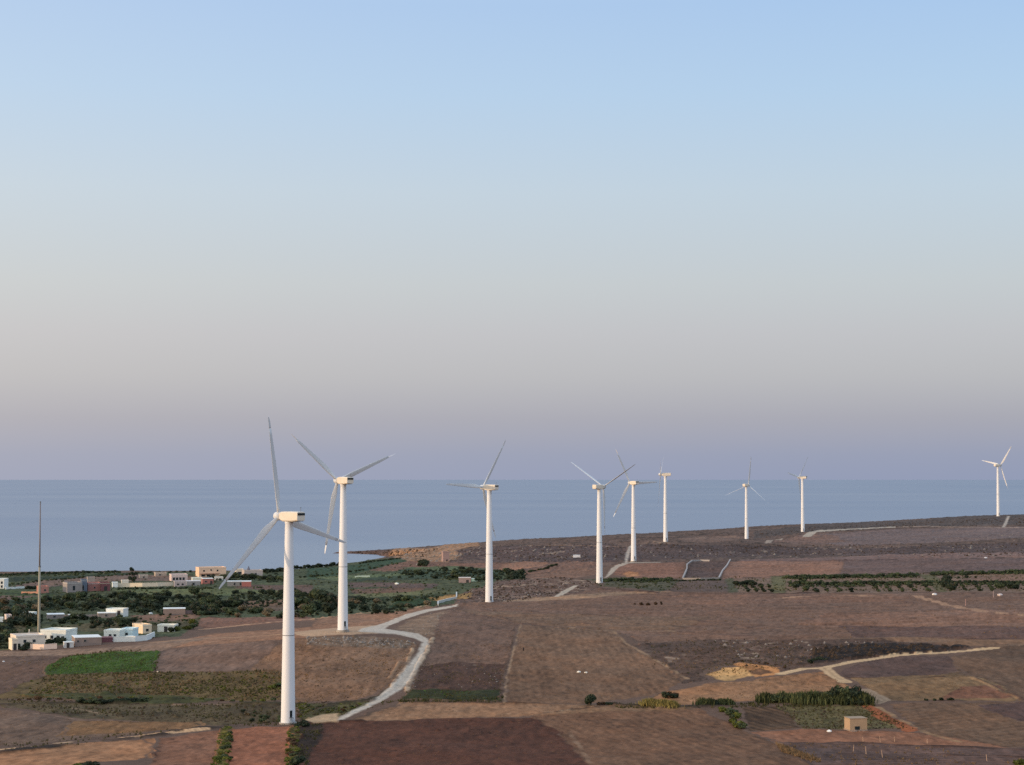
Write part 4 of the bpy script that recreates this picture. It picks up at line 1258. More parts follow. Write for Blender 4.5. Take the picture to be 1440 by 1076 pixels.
# middle
B('house', 29, 48, 872, 864, 'small white house half hidden by a dark tree, left of the mast foot', (224, 220, 212), (230, 226, 218), 5, -18, wins=[(.5, .5, .8, .8)], group=G2)
B('outbuilding', 8, 17, 872, 867, 'tiny pinkish hut among dark trees at the left edge', (190, 168, 160), (204, 190, 180), 4, 10, cat='hut')
B('outbuilding', -6, 4, 875, 871, 'tiny white hut cut by the left edge of the photograph', (220, 216, 210), (226, 222, 216), 4, 0, cat='hut')
B('house', 67, 91, 871, 865, 'long low grey brown house with a bright white roof edge, right of the mast', (122, 110, 106), (232, 228, 226), 7, 4, group=G2, parapet=False, wins=[(.4, .55, .8, .7)])
B('house', 138, 163, 869, 863, 'grey brown house with one small window, left of the white barn', (132, 116, 108), (214, 206, 198), 6, 4, group=G2, parapet=False, wins=[(.45, .55, .8, .7)])
B('barn', 146, 176, 868, 858.5, 'white barn with two dark openings standing by the dark tree belt', (228, 222, 212), (232, 226, 216), 6, -20, cat='barn', wins=[(.4, .25, 2.2, 1.1)], doors=[(.75, 1.3, 2.6)])
B('shed', 230, 260, 866, 857.5, 'brown block shed with a thin white roof, in front of the dark tree belt', (124, 106, 98), (226, 222, 216), 7, 0, cat='shed', parapet=False)
# far village
B('house', -10, 8, 828, 816.5, 'two storey white house cut by the left edge of the photograph', (224, 216, 208), (230, 224, 216), 9, -14, wins=[(.75, .7, .9, 1.2), (.75, .25, .9, 1.2), (.35, .7, .9, 1.2)], group=G3)
B('house', 54, 70, 834, 826, 'brick red house just right of the mast, near the shore', (160, 110, 98), (176, 138, 124), 8, 10, wins=[(.6, .55, .9, .8)], group=G3)
B('house', 92, 118, 833, 820.5, 'grey beige house with a tall dark window, left of the slate blue house', (136, 124, 120), (190, 182, 176), 8, 16, wins=[(.45, .5, 1.2, 2.2)], group=G3)
B('house', 114, 123, 832, 817, 'narrow slate blue house wedged beside the grey beige house', (96, 102, 114), (150, 150, 152), 7, 4, wins=[(.3, .4, .8, 2.0)], group=G3)
B('house', 122, 144, 831, 821, 'brick red house with a white top band, right of the slate blue house', (150, 100, 92), (214, 202, 192), 9, 10, wins=[(.5, .5, .8, .8)], group=G3)
B('house', 141, 156, 831, 821, 'house with a deep dark red porch under a tan roof', (110, 68, 70), (206, 184, 160), 9, 6, doors=[(.5, 1.6, 2.4)], group=G3)
B('house', 123, 134, 820, 813.5, 'beige upper block rising behind the red houses near the shore', (138, 124, 118), (160, 148, 140), 8, 4, group=G3)
B('outbuilding', 158, 166, 826, 820.5, 'small white hut between the red porch house and the cream wall', (210, 208, 204), (222, 218, 214), 5, 4, cat='hut')
B('hall', 240, 265, 817, 809, 'pale pink long hall with square pillars, above the end of the cream wall', (186, 162, 156), (214, 202, 196), 9, 8, cat='hall', wins=[(.15, .4, 1.2, 1.5), (.35, .4, 1.2, 1.5), (.55, .4, 1.2, 1.5), (.75, .4, 1.2, 1.5)])
B('house', 245, 262, 825, 818.5, 'small white house with dark red shutters below the pink hall', (150, 136, 136), (220, 210, 206), 6, 4, wins=[(.3, .5, 1, .8), (.7, .5, 1, .8)], group=G3)
B('house', 262, 282, 823, 817, 'plain grey house right of the small white shuttered house', (128, 124, 124), (196, 186, 184), 7, 4, wins=[(.5, .4, 1.1, 1.2)], group=G3, parapet=False)
B('outbuilding', 270, 285, 818, 813.5, 'cream walled store above the plain grey house', (204, 196, 180), (214, 206, 194), 6, 6, cat='store')
B('house', 284, 301, 821, 813.5, 'brick red house with a white roof, below the orange villa', (146, 94, 88), (216, 208, 202), 8, 6, doors=[(.8, 1.2, 1.9)], wins=[(.3, .5, .9, .8)], group=G3, parapet=False)
B('shed', 320, 353, 824, 817.5, 'long grey shed with a red right end, tip of the turbine blade crossing it', (116, 112, 110), (222, 220, 218), 7, 0, cat='shed', parapet=False, wins=[(.3, .5, .8, 1.2), (.55, .5, .9, 1.4)])
B('shed', 340, 353, 824.6, 818, 'red painted annex at the right end of the long grey shed', (146, 90, 84), (196, 180, 170), 3, 0, cat='shed', parapet=False)
B('house', 218, 235, 811, 807, 'low tan house under the skyline, left of the pale pink hall', (150, 132, 120), (206, 186, 166), 6, 8, wins=[(.4, .5, .9, .8)], group=G3)
B('house', 196, 208, 814, 810, 'low grey house between the tall tree and the tan house', (140, 128, 120), (186, 174, 162), 5, 4, wins=[(.5, .5, .9, .8)], group=G3)
B('outbuilding', 171, 181, 821, 817.5, 'small pale hut behind the left end of the cream boundary wall', (196, 184, 172), (214, 204, 192), 4, 4, cat='hut')
B('outbuilding', 302, 314, 816, 812.5, 'small pale shed right of the brick red house below the villa', (190, 180, 170), (210, 200, 190), 4, 4, cat='shed')
t, wd, H_, dp = B('villa', 278, 320, 811, 799, 'orange two storey villa on the skyline with three small upper windows', (210, 174, 148), (210, 186, 166), 10, 12, cat='villa', wins=[(.18, .72, .9, .9), (.44, .80, .8, .8), (.68, .74, .9, .9), (.15, .18, 2.2, 1.0), (.35, .18, 2.2, 1.0), (.52, .2, 2.2, 1.0)])
MB().box(-wd / 2 + .5, wd / 2 - 4, -1.2, -.1, H_ * .38, H_ * .38 + .2).obj('balcony', paint((150, 110, 92)), t)
B('house', 331, 344, 808, 802, 'low cream house with a shaded front, left of the grey gabled house', (198, 178, 158), (214, 196, 174), 7, 8, wins=[(.5, .4, 2.5, 1.2)], group=G3)
t, wd, H_, dp = B('house', 342, 371, 811, 803, 'grey beige house with two dark windows and a small pointed tower on its roof', (166, 150, 144), (180, 164, 152), 9, 10, wins=[(.4, .5, 1.1, 1.1), (.62, .5, 1.1, 1.1)], group=G3)
MB().tube([(.9, H_ + .6), (1.0, H_ + 1.0), (.5, H_ + 1.8), (.12, H_ + 2.9)], 10, -wd * .2, dp * .5).obj('tower', paint((92, 90, 100)), t)
B('house', 645, 662, 821, 814, 'lone mauve brown house with one dark door, among hedges left of the third turbine', (140, 118, 112), (190, 172, 160), 7, 0, doors=[(.72, 1.3, 1.6)], parapet=False)
B('shed', 663, 673, 819, 815.5, 'tiny pale green shed beside the lone mauve brown house', (140, 160, 150), (180, 190, 180), 4, 0, cat='shed', parapet=False)
B('ruin', 622, 633, 790, 777.5, 'roofless ruined block of mauve stone on the sandy cliff', (142, 116, 110), (130, 108, 104), 6, 10, cat='ruin', parapet=True, doors=[(.6, 1, 1.2)])
t, wd, H_, dp = B('stone_hut', 1192, 1223, 1027, 1011, 'small flat roofed ochre stone hut beside the vegetable plots', (154, 126, 100), (140, 118, 98), 3.2, 22, cat='hut', parapet=False)
# a tumbled opening with rubble at the foot of its front wall
rb_ = MB()
rr_ = random.Random(5)
for k in range(26):
    a_, b_2 = rr_.uniform(-wd * .5, wd * .45), rr_.uniform(-1.1, -.12)
    q_ = rr_.uniform(.1, .28)
    rb_.box(a_ - q_, a_ + q_, b_2 - q_ * .7, b_2 + q_ * .6, -.1, q_ * rr_.uniform(.5, 1.2), q_ * .25)
rb_.obj('rubble', paint((140, 118, 104)), t)
MB().box(-wd / 2 - .12, wd / 2 + .12, -.12, dp + .12, -.6, .18).obj('footing', paint((132, 112, 98)), t)
MB().box(-wd * .22, wd * .06, -.04, .012, -.2, .9).obj('doorway', M_dark, t)
B('shed', 806, 816, 784, 781, 'tiny white shelter on the dark heath beyond the row of turbines', (186, 182, 184), (200, 198, 198), 4, 0, cat='shelter', parapet=False)


def wall_run(name, pts, h, label, c, thick=.35, cat='wall', cope=None, piers=0):
    w = wpoly(pts, False)
    # resample about every 3 m
    res = [w[0]]
    for p in w[1:]:
        if math.hypot(*(p - res[-1])) > 3:
            res.append(p)
    if len(res) < 2 or math.hypot(*(w[-1] - res[-1])) > .5:
        res.append(w[-1])
    w = np.array(res)
    zz = height(w[:, 0], w[:, 1])
    o0 = Vector((w[0][0], w[0][1], float(zz[0])))
    t = empty(name, o0)
    tag(t, label, cat)
    for nm, th, z0, z1, m in (('masonry', thick, -.8, h, paint(c)), ('coping', thick + .1, h + .003, h + .1, paint(cope or c))):
        b = MB()
        n = len(w)
        rings = []
        for i in range(n):
            a = w[max(0, i - 1)]
            d = w[min(n - 1, i + 1)]
            tx_, ty_ = d - a
            L = math.hypot(tx_, ty_) + 1e-9
            nx_, ny_ = -ty_ / L * th / 2, tx_ / L * th / 2
            px_, py_ = w[i] - np.array([o0.x, o0.y])
            zr = float(zz[i]) - o0.z + (random.uniform(-.12, .12) if nm == 'masonry' and False else 0)
            rings.append([(px_ - nx_, py_ - ny_, zr + z0), (px_ + nx_, py_ + ny_, zr + z0), (px_ + nx_, py_ + ny_, zr + z1), (px_ - nx_, py_ - ny_, zr + z1)])
        b.rings(rings)
        b.obj(nm, m, t)
    return t


wall_run('garden_wall', [(43, 912.5), (62, 913), (80, 912)], 1.5, 'cream garden wall in front of the white house by the mast', (226, 196, 178))
wall_run('compound_wall', [(158, 904.5), (176, 904), (190, 903.5), (206, 902), (217, 897)], 1.6, 'bluish white compound wall in front of the pale turquoise house', (222, 218, 212))
wall_run('garden_wall', [(90, 869), (112, 869), (138, 868)], .9, 'low beige wall linking the two grey brown houses of the middle village', (150, 132, 124))
wall_run('garden_wall', [(8, 829), (20, 828.5), (34, 827.5)], 1.0, 'white wall running right from the white house at the left edge', (222, 216, 208))
wall_run('garden_wall', [(30, 834.5), (54, 834.5)], .9, 'low orange wall left of the brick red house near the shore', (196, 138, 112))
wall_run('boundary_wall', [(165, 825.5), (200, 825.5), (222, 825), (243, 824)], 2.0, 'long cream boundary wall along the coast road', (214, 192, 168))
wall_run('block_wall', [(259, 865.5), (276, 865)], 1.6, 'dark brown block wall attached to the right of the brown block shed', (112, 92, 90))
wall_run('drystone_wall', [(960, 814), (966, 801), (966, 795), (973, 789.5)], .7, 'curved pale stone wall closing the left side of the walled yard', (140, 130, 126), .6)
wall_run('drystone_wall', [(973, 789.5), (984, 789), (998, 789.5)], .8, 'short broken white wall along the far side of the walled yard', (150, 140, 136), .5)
wall_run('drystone_wall', [(1027, 788.5), (1022, 796), (1016, 803), (1011, 813.5)], .7, 'straight pale stone wall closing the right side of the walled yard', (148, 138, 134), .6)
wall_run('drystone_wall', [(960, 814.5), (985, 814.5), (1011, 813.5)], .7, 'cream stone wall along the near side of the walled yard', (146, 132, 122), .6)
wall_run('concrete_tank', [(616, 853), (616, 849), (642, 843), (642, 836)], .9, 'pale concrete channel wall bending around the dark green crop', (172, 166, 160), .5, cat='channel')
wall_run('greenhouse_wall', [(499, 812.5), (520, 812)], 1.0, 'short pale green wall far off behind the second turbine', (150, 160, 150), .5)


def post(px, py, h, label, r_=.09, c=(120, 96, 84), name='wooden_post', cat='post', group=None):
    X, Y, Z = gpoint(px, py)
    o = MB().tube([(r_ * 1.1, -.3), (r_, h * .6), (r_ * .8, h)], 8).obj(name, paint(c), None, False, (X, Y, Z))
    tag(o, label, cat, group)
    return o


# the tall tapered mast behind the hamlet
X, Y, Z = gpoint(54.5, 897)
Dm = math.hypot(X, Y)
hm = (897 - 713) * Dm / F
mast = empty('radio_mast', (X, Y, Z))
tag(mast, 'very tall thin tapered mast rising behind the near hamlet', 'mast')
MB().tube([(.55, -1), (.50, 3), (.42, hm * .3), (.34, hm * .52)], 16).obj('lower_pole', mat('mast_paint', walb((138, 128, 112)), rough=.7, noise=.12, scale=.5, stretch=(1, 1, .3)), mast, True)
MB().tube([(.27, hm * .52), (.23, hm * .75), (.16, hm * .985)], 16).obj('upper_pole', mat('mast_upper', walb((108, 96, 94)), rough=.7, noise=.15, scale=.5, stretch=(1, 1, .3)), mast, True)
MB().tube([(.40, hm * .515), (.42, hm * .52), (.40, hm * .525)], 16).obj('collar', M_ring, mast, True)
MB().tube([(.2, hm * .985), (.2, hm * 1.0)], 12).obj('beacon', M_ring, mast)
post(41, 897, 2.6, 'short pale chimney-like pole on the roof line of the low cream house', .22, (206, 186, 168), 'pole', 'pole')
gp_ = 'leaning fence posts in the front fields'
for px, py, h in [(1214, 1045, 1.1), (1238, 1045, 1.3), (1258, 1044, 1.1), (1304, 1046, .9), (1218, 1062, 1.5), (1241, 1066, 1.3), (1200, 1058, 1.3), (1388, 1072, 1.2)]:
    o = post(px, py, h, 'thin weathered fence post in the dark field near the stone hut', .05, (168, 136, 112), 'fence_post', 'post', gp_)
    o.rotation_euler = (random.uniform(-.12, .12), random.uniform(-.15, .15), 0)
post(1358, 852, 2.6, 'thin reddish pole beside the dirt track on the right plain', .12, (150, 118, 112), 'pole', 'pole')
post(1397, 841, 2.8, 'thin pale pole near the white mound at the edge of the orchard', .12, (150, 128, 124), 'pole', 'pole')
post(736, 916, 1.0, 'short dark stake in the striped field', .2, (40, 34, 34), 'stake', 'stake')


# ------------------------------------------------------------------ plants
def leaf_cloud(n, rx, ry, rz, cz, leaf, seed, up=0.0, lumps=7, vert=False):
    """leaf-sized faces through the volume of several overlapping lobes, with a rough heart in each"""
    r_ = np.random.default_rng(seed)
    cen = np.stack([r_.uniform(-.45, .45, lumps) * rx, r_.uniform(-.45, .45, lumps) * ry, cz + r_.uniform(-.45, .5, lumps) * rz], 1)
    cs = r_.uniform(.42, .68, lumps)
    k = np.arange(n) % lumps
    d = r_.normal(size=(n, 3))
    d /= np.linalg.norm(d, axis=1)[:, None]
    rad = r_.uniform(.55, 1.05, n) * cs[k]
    p = cen[k] + d * np.array([rx, ry, rz]) * rad[:, None]
    low = p[:, 2] < .05
    p[low, 2] = r_.uniform(.05, .3, low.sum())
    nrm = d * .8 + r_.normal(size=(n, 3)) * .6
    nrm /= np.linalg.norm(nrm, axis=1)[:, None]
    a = np.stack([nrm[:, 1], -nrm[:, 0], np.zeros(n)], 1)
    a /= np.linalg.norm(a, axis=1)[:, None] + 1e-9
    b = np.cross(nrm, a)
    la = (leaf * r_.uniform(.6, 1.3, n))[:, None]
    V = np.stack([p - a * la * .5 - b * la * .4, p + a * la * .5 - b * la * .4, p + a * la * .35 + b * la * .6, p - a * la * .35 + b * la * .5], 1).reshape(-1, 3)
    V = V.tolist()
    Fc = np.arange(4 * n).reshape(-1, 4).tolist()
    ns, nr_ = 7, 4
    for (cx, cy, c_z), s in zip(cen, cs):
        q0 = len(V)
        for j in range(nr_ + 1):
            th = math.pi * j / nr_
            for i in range(ns):
                an = 2 * math.pi * i / ns
                q = s * .72 * r_.uniform(.85, 1.12)
                V.append((cx + rx * q * math.sin(th) * math.cos(an), cy + ry * q * math.sin(th) * math.sin(an), max(.02, c_z + rz * q * math.cos(th))))
        for j in range(nr_):
            for i in range(ns):
                i2 = (i + 1) % ns
                Fc.append((q0 + j * ns + i, q0 + j * ns + i2, q0 + (j + 1) * ns + i2, q0 + (j + 1) * ns + i))
    return V, Fc


def make_mesh(name, V, Fc, m):
    me = bpy.data.meshes.new(name)
    me.from_pydata([tuple(map(float, v)) for v in V], [], Fc)
    me.materials.append(m)
    me.update()
    return me


M_bark = mat('bark', (.10, .075, .055), rough=.95)
LM = {
    'dark': leaf_mat('dark_leaves', alb((54, 68, 60))),
    'mid': leaf_mat('mid_leaves', alb((76, 92, 74))),
    'grey': leaf_mat('olive_leaves', alb((110, 108, 98))),
    'light': leaf_mat('light_leaves', alb((92, 104, 56))),
    'yellow': leaf_mat('dry_reed', alb((124, 122, 82))),
    'reed': leaf_mat('cane_leaves', alb((78, 90, 66))),
    'brown': leaf_mat('dry_scrub', alb((84, 72, 62))),
}
trunk_me = None


def trunk_mesh():
    b = MB().tube([(.16, -.4), (.12, .5), (.08, 1.6)], 7)
    for a in (0.3, 2.2, 4.4):
        dx, dy = math.cos(a), math.sin(a)
        b.rings([[(dx * s + .05 * math.cos(q), dy * s + .05 * math.sin(q), z) for q in (0, 2.1, 4.2)] for s, z in ((0, .9), (.6, 1.9))])
    return make_mesh('trunk', b.v, b.f, M_bark)


TRUNK = trunk_mesh()
CROWNS = {}
for kd in LM:
    if kd in ('reed', 'yellow'):
        continue
    L = []
    for s in range(4):
        lf = .30
        V, Fc = leaf_cloud(520, 1.25, 1.15, .95, 1.15, lf, hash(kd) % 1 + s * 31 + len(kd) * 7)
        L.append(make_mesh('crown', V, Fc, LM[kd]))
    CROWNS[kd] = L


def reed_mesh(m, seed):
    r_ = np.random.default_rng(seed)
    V, Fc = [], []
    for i in range(260):
        x, y = r_.normal(0, .42, 2)
        h = r_.uniform(.6, 1.0) * (1.1 - .35 * min(1, math.hypot(x, y)))
        lx, ly = r_.normal(0, .10, 2)
        w = r_.uniform(.03, .07)
        a = r_.uniform(0, math.pi)
        dx, dy = math.cos(a) * w, math.sin(a) * w
        k = len(V)
        V += [(x - dx, y - dy, -.05), (x + dx, y + dy, -.05), (x + lx * .5 + dx * 1.3, y + ly * .5 + dy * 1.3, h * .6), (x + lx * .5 - dx * 1.3, y + ly * .5 - dy * 1.3, h * .6), (x + lx * 1.5, y + ly * 1.5, h)]
        Fc += [(k, k + 1, k + 2, k + 3), (k + 3, k + 2, k + 4)]
    return make_mesh('reeds', V, Fc, m)


REEDS = {'reed': [reed_mesh(LM['reed'], s) for s in (1, 2, 3)], 'yellow': [reed_mesh(LM['yellow'], s) for s in (4, 5)]}


def plant(px, py, h, kd, label, group=None, wide=1.0, name=None, cat=None, xyz=None):
    X, Y, Z = xyz if xyz else gpoint(px, py)
    if kd in REEDS:
        t = bpy.data.objects.new(name or 'reed_clump', random.choice(REEDS[kd]))
        COL.objects.link(t)
        t.location = (X, Y, Z - .05)
        s = h
        t.scale = (s * .55 * wide, s * .55 * wide, s)
        t.rotation_euler = (0, 0, random.uniform(0, 6.28))
        return tag(t, label, cat or 'reeds', group)
    t = empty(name or ('tree' if h > 2.4 else 'bush'), (X, Y, Z), random.uniform(0, 6.28))
    tag(t, label, cat or ('tree' if h > 2.4 else 'bush'), group)
    s = h / 2.2
    c = bpy.data.objects.new('crown', random.choice(CROWNS[kd]))
    COL.objects.link(c)
    c.parent = t
    c.scale = (s * wide * random.uniform(.9, 1.15), s * wide * random.uniform(.9, 1.15), s * random.uniform(.92, 1.08))
    c.location = (0, 0, -.18 * s)
    tr = bpy.data.objects.new('trunk', TRUNK)
    COL.objects.link(tr)
    tr.parent = t
    tr.scale = (s, s, s)
    return t


SHADE = {'dark': 'dark green', 'mid': 'mid green', 'grey': 'grey green', 'light': 'fresh green', 'yellow': 'yellow green', 'reed': 'dark green', 'brown': 'brownish'}


def relabel(label, h, h0, h1, kd):
    q = (h - h0) / max(1e-6, h1 - h0)
    size = 'small' if q < .33 else ('large' if q > .67 else 'middling')
    w = label.split(' ')
    while w[0] in ('dark', 'small', 'tall', 'low', 'green', 'grey', 'round', 'rounded', 'fresh', 'brown', 'blackish', 'yellow', 'black', 'bushy'):
        w = w[1:]
    return size + ' ' + SHADE[kd] + ' ' + ' '.join(w)


ORD = ['first', 'second', 'third', 'fourth', 'fifth', 'sixth', 'seventh', 'eighth', 'ninth', 'tenth', 'eleventh', 'twelfth']


def ordinal(i, n):
    return ORD[i] if i < len(ORD) else '%dth' % (i + 1)


def short(text, fallback):
    return text if len(text.replace(',', ' ').split()) <= 16 else fallback


def scatter(poly, n, h0, h1, kinds, label, group, wide=1.1, seed=1, mind=4.0):
    r_ = random.Random(seed)
    xs = [p[0] for p in poly]
    ys = [p[1] for p in poly]
    pp = np.array(poly, float)
    pts = []
    tries = 0
    while len(pts) < n and tries < n * 40:
        tries += 1
        x, y = r_.uniform(min(xs), max(xs)), r_.uniform(min(ys), max(ys))
        if not in_poly(np.array([x]), np.array([y]), pp)[0]:
            continue
        if any(abs(x - a) < mind and abs(y - b) < mind * .3 for a, b in pts):
            continue
        pts.append((x, y))
    if not pts:
        return
    gx_, gy_ = ground([p[0] for p in pts], [p[1] for p in pts])
    gz_ = height(gx_, gy_)
    for i in range(len(pts)):
        kd = r_.choice(kinds)
        hh = r_.uniform(h0, h1)
        fx_ = (pts[i][0] - min(xs)) / (max(xs) - min(xs) + 1e-6)
        fy_ = (pts[i][1] - min(ys)) / (max(ys) - min(ys) + 1e-6)
        col_ = ('far left', 'left', 'centre', 'right', 'far right')[min(4, int(fx_ * 5))]
        lb = relabel(label, hh, h0, h1, kd)
        lb = short(lb + ', ' + ('back' if fy_ < .5 else 'front') + ' ' + col_, lb)
        plant(0, 0, hh, kd, lb, group, wide, xyz=(float(gx_[i]), float(gy_[i]), float(gz_[i])),
              name=None)


def row(pts, n, h0, h1, kinds, label, group, wide=1.1, jit=.6, seed=1, name=None):
    r_ = random.Random(seed)
    d = dens(pts, 2.0, False)
    for i in range(n):
        p = d[min(len(d) - 1, int(len(d) * (i + .5) / n))]
        hh, kd = r_.uniform(h0, h1), r_.choice(kinds)
        lb = ' '.join(relabel(label, hh, h0, h1, kd).split(' ')[1:])
        where = ('nearest', 'second nearest', 'second farthest', 'farthest')[3 - i] if name == 'fruit_tree' else (ordinal(i, n) + ' from the left')
        plant(p[0] + r_.uniform(-jit, jit) * 2, p[1] + r_.uniform(-jit, jit) * .5, hh, kd, short(lb + ', ' + where, short(label + ', ' + where, label)), group, wide, name=name)


HEDGE_LEAF = {}


def hedge(pts, n, h0, h1, kinds, label, wide=1.6, jit=.4, seed=1, name='hedge'):
    """a hedge of plants grown into one another: one thing"""
    r_ = random.Random(seed)
    d = dens(pts, 2.0, False)
    P_ = []
    for i in range(n):
        p = d[min(len(d) - 1, int(len(d) * (i + .5) / n))]
        P_.append((p[0] + r_.uniform(-jit, jit) * 2, p[1] + r_.uniform(-jit, jit) * .5))
    x, y = ground([p[0] for p in P_], [p[1] for p in P_])
    z = height(x, y)
    V, Fc, mi = [], [], []
    ks = sorted(set(kinds))
    for i in range(n):
        h = r_.uniform(h0, h1)
        s_ = h / 2.2
        v_, f_ = leaf_cloud(150, 1.25 * s_ * wide, 1.15 * s_, .95 * s_, 1.0 * s_, .34, seed * 100 + i, lumps=4)
        k = len(V)
        V += [(a[0] + x[i] - x[0], a[1] + y[i] - y[0], a[2] + z[i] - z[0] - .15) for a in v_]
        Fc += [tuple(q + k for q in f) for f in f_]
        mi += [ks.index(r_.choice(kinds))] * len(f_)
    me = make_mesh('foliage', V, Fc, LM[ks[0]])
    for k in ks[1:]:
        me.materials.append(LM[k])
    me.polygons.foreach_set('material_index', mi)
    o = bpy.data.objects.new(name, me)
    COL.objects.link(o)
    o.location = (float(x[0]), float(y[0]), float(z[0]))
    return tag(o, label, 'hedge')


# dark tree belt behind the middle village
scatter([(62, 842), (110, 838), (220, 838), (225, 860), (180, 858), (62, 858)], 40, 2.6, 4.6, ['dark', 'dark', 'mid'], 'dark green tree in the belt behind the white barn', 'trees of the belt behind the white barn', 1.25, 2)
scatter([(186, 842), (225, 838), (300, 838), (330, 846), (345, 858), (330, 866), (290, 868), (262, 864), (240, 856), (200, 866)], 42, 2.6, 4.6, ['dark', 'dark', 'mid'], 'dark tree in the thicket around the brown block shed', 'trees of the thicket around the brown block shed', 1.25, 3)
scatter([(275, 862), (330, 858), (440, 864), (440, 869), (360, 872), (275, 870)], 22, 2.0, 3.4, ['grey', 'mid', 'dark'], 'grey green olive tree along the upper edge of the brown field', 'olive trees along the brown field', 1.4, 4)
scatter([(330, 836), (400, 834), (440, 838), (440, 844), (350, 844)], 16, 2.0, 3.6, ['dark'], 'dark tree in the row left of the nearest turbine tower', 'trees left of the nearest turbine tower', 1.4, 5)
scatter([(414, 842), (450, 836), (476, 846), (476, 866), (430, 868), (414, 858)], 18, 3.0, 6.0, ['dark', 'grey', 'mid'], 'tall rounded tree in the grove between the two nearest turbines', 'grove between the two nearest turbines', 1.2, 6)
scatter([(488, 848), (560, 846), (620, 852), (560, 864), (488, 868)], 18, 2.0, 3.8, ['dark', 'mid', 'dark', 'grey'], 'dark tree right of the second turbine tower', 'trees right of the second turbine tower', 1.3, 7)
scatter([(0, 846), (60, 844), (60, 864), (0, 868)], 14, 2.2, 3.8, ['dark', 'mid', 'grey'], 'tree at the far left behind the small white houses', 'trees at the far left edge', 1.3, 8)
scatter([(18, 868), (32, 866), (66, 872), (70, 880), (24, 882), (10, 880)], 12, 3.0, 4.8, ['dark'], 'dark tree around the foot of the tall mast', 'dark trees around the mast', 1.2, 9)
scatter([(-8, 880), (16, 880), (14, 910), (-8, 910)], 10, 2.4, 4.0, ['dark', 'mid'], 'tree at the left edge beside the near hamlet', 'trees left of the near hamlet', 1.3, 10)
scatter([(84, 876), (110, 868), (190, 872), (190, 884), (110, 888)], 20, 2.0, 3.6, ['dark', 'mid', 'dark'], 'tree in the gardens behind the near hamlet', 'garden trees behind the near hamlet', 1.2, 11)
scatter([(232, 882), (275, 876), (290, 884), (262, 892), (240, 892)], 10, 1.4, 2.4, ['light', 'mid', 'dark'], 'bush at the right end of the near hamlet', 'bushes right of the near hamlet', 1.4, 12)
scatter([(30, 904), (52, 902), (90, 904), (88, 908), (40, 908)], 8, 1.6, 2.6, ['dark'], 'dark garden bush in front of the low cream house', 'garden bushes in front of the cream house', 1.4, 13)
scatter([(17, 909), (42, 908), (42, 914.5), (18, 915)], 7, 1.5, 2.2, ['dark'], 'blackish bush at the left corner of the cream garden wall', 'blackish bushes beside the cream garden wall', 1.5, 14)
# coastal hedge and lowland hedges
hedge([(-60, 810), (0, 809.5), (60, 807.5), (120, 806), (170, 805.5)], 44, 1.6, 2.4, ['dark'], 'long dark windbreak hedge along the left shore', 1.7, .3, 20)
hedge([(190, 806.5), (280, 805)], 10, 1.4, 2.2, ['dark', 'grey'], 'low hedge between the tall shore tree and the orange villa', 1.7, .4, 21)
row([(372, 806), (402, 804), (415, 800), (440, 798), (480, 794.5)], 22, 2.0, 3.4, ['dark'], 'dark tree on the shore between the villas and the bay', 'shore trees left of the bay', 1.3, .4, 22)
hedge([(505, 793), (530, 790), (562, 786.5)], 18, 1.2, 2.0, ['dark'], 'low dark hedge along the shore of the small bay', 1.7, .3, 23)
row([(300, 814), (330, 812), (400, 816)], 18, 2.0, 3.6, ['dark', 'mid'], 'dark tree below the orange villa', 'trees below the orange villa', 1.4, .8, 24)
hedge([(420, 812), (470, 808), (560, 794)], 22, 1.2, 2.0, ['mid', 'dark'], 'field hedge slanting towards the bay behind the second turbine', 1.6, .4, 25)
hedge([(10, 824), (60, 818), (130, 812), (180, 809)], 26, 1.2, 1.8, ['dark', 'mid'], 'thin green hedge crossing behind the tall mast', 1.6, .3, 26)
row([(36, 829), (52, 828)], 4, 2.0, 2.6, ['dark'], 'dark bush right of the white wall near the shore', 'bushes by the white wall', 1.3, .3, 27)
hedge([(165, 829), (240, 828), (300, 828)], 26, 1.0, 1.6, ['dark', 'mid'], 'low dark hedge in front of the long cream boundary wall', 1.7, .3, 28)
scatter([(560, 806), (640, 800), (735, 806), (740, 816), (700, 822), (640, 818), (560, 812)], 34, 1.8, 3.4, ['dark', 'mid', 'dark'], 'dark tree in the belt around the lone mauve brown house', 'trees around the lone brown house', 1.5, 29)
scatter([(590, 794), (605, 793), (605, 798), (590, 798)], 4, 3.0, 4.2, ['dark'], 'dark bushy tree below the sandy cliff', 'trees below the sandy cliff', 1.5, 30)
hedge([(745, 806), (765, 801), (782, 796)], 14, 1.2, 2.2, ['mid', 'dark'], 'short green hedge slanting up the brown field right of the third turbine', 1.6, .3, 31)
scatter([(716, 806), (732, 806), (732, 815), (716, 816)], 5, 3.0, 4.4, ['dark'], 'dark rounded tree right of the third turbine tower', 'rounded trees right of the third tower', 1.4, 32)
# windbreaks of the right plain
hedge([(848, 818), (880, 817), (940, 816.5)], 26, 1.6, 2.6, ['dark', 'mid'], 'dark hedge running right from the foot of the fourth turbine', 1.6, .4, 40)
hedge([(946, 817), (980, 816.5), (1014, 816.5)], 16, .9, 1.4, ['dark'], 'low dark hedge under the near wall of the walled yard', 1.7, .3, 41)
row([(1034, 823), (1050, 822), (1062, 823)], 8, 2.0, 2.8, ['dark'], 'dark tree at the left end of the orchard', 'trees at the left end of the orchard', 1.3, .4, 42)
hedge([(1108, 815), (1180, 813.5), (1250, 812), (1290, 811)], 44, 2.0, 3.0, ['mid', 'mid', 'dark'], 'upper windbreak hedge above the orchard rows', 1.6, .3, 43)
hedge([(1310, 809.5), (1380, 808), (1440, 805.5), (1490, 805)], 34, 1.8, 2.8, ['dark', 'mid', 'mid'], 'dark windbreak hedge running off the right edge above the red strip', 1.6, .3, 44)
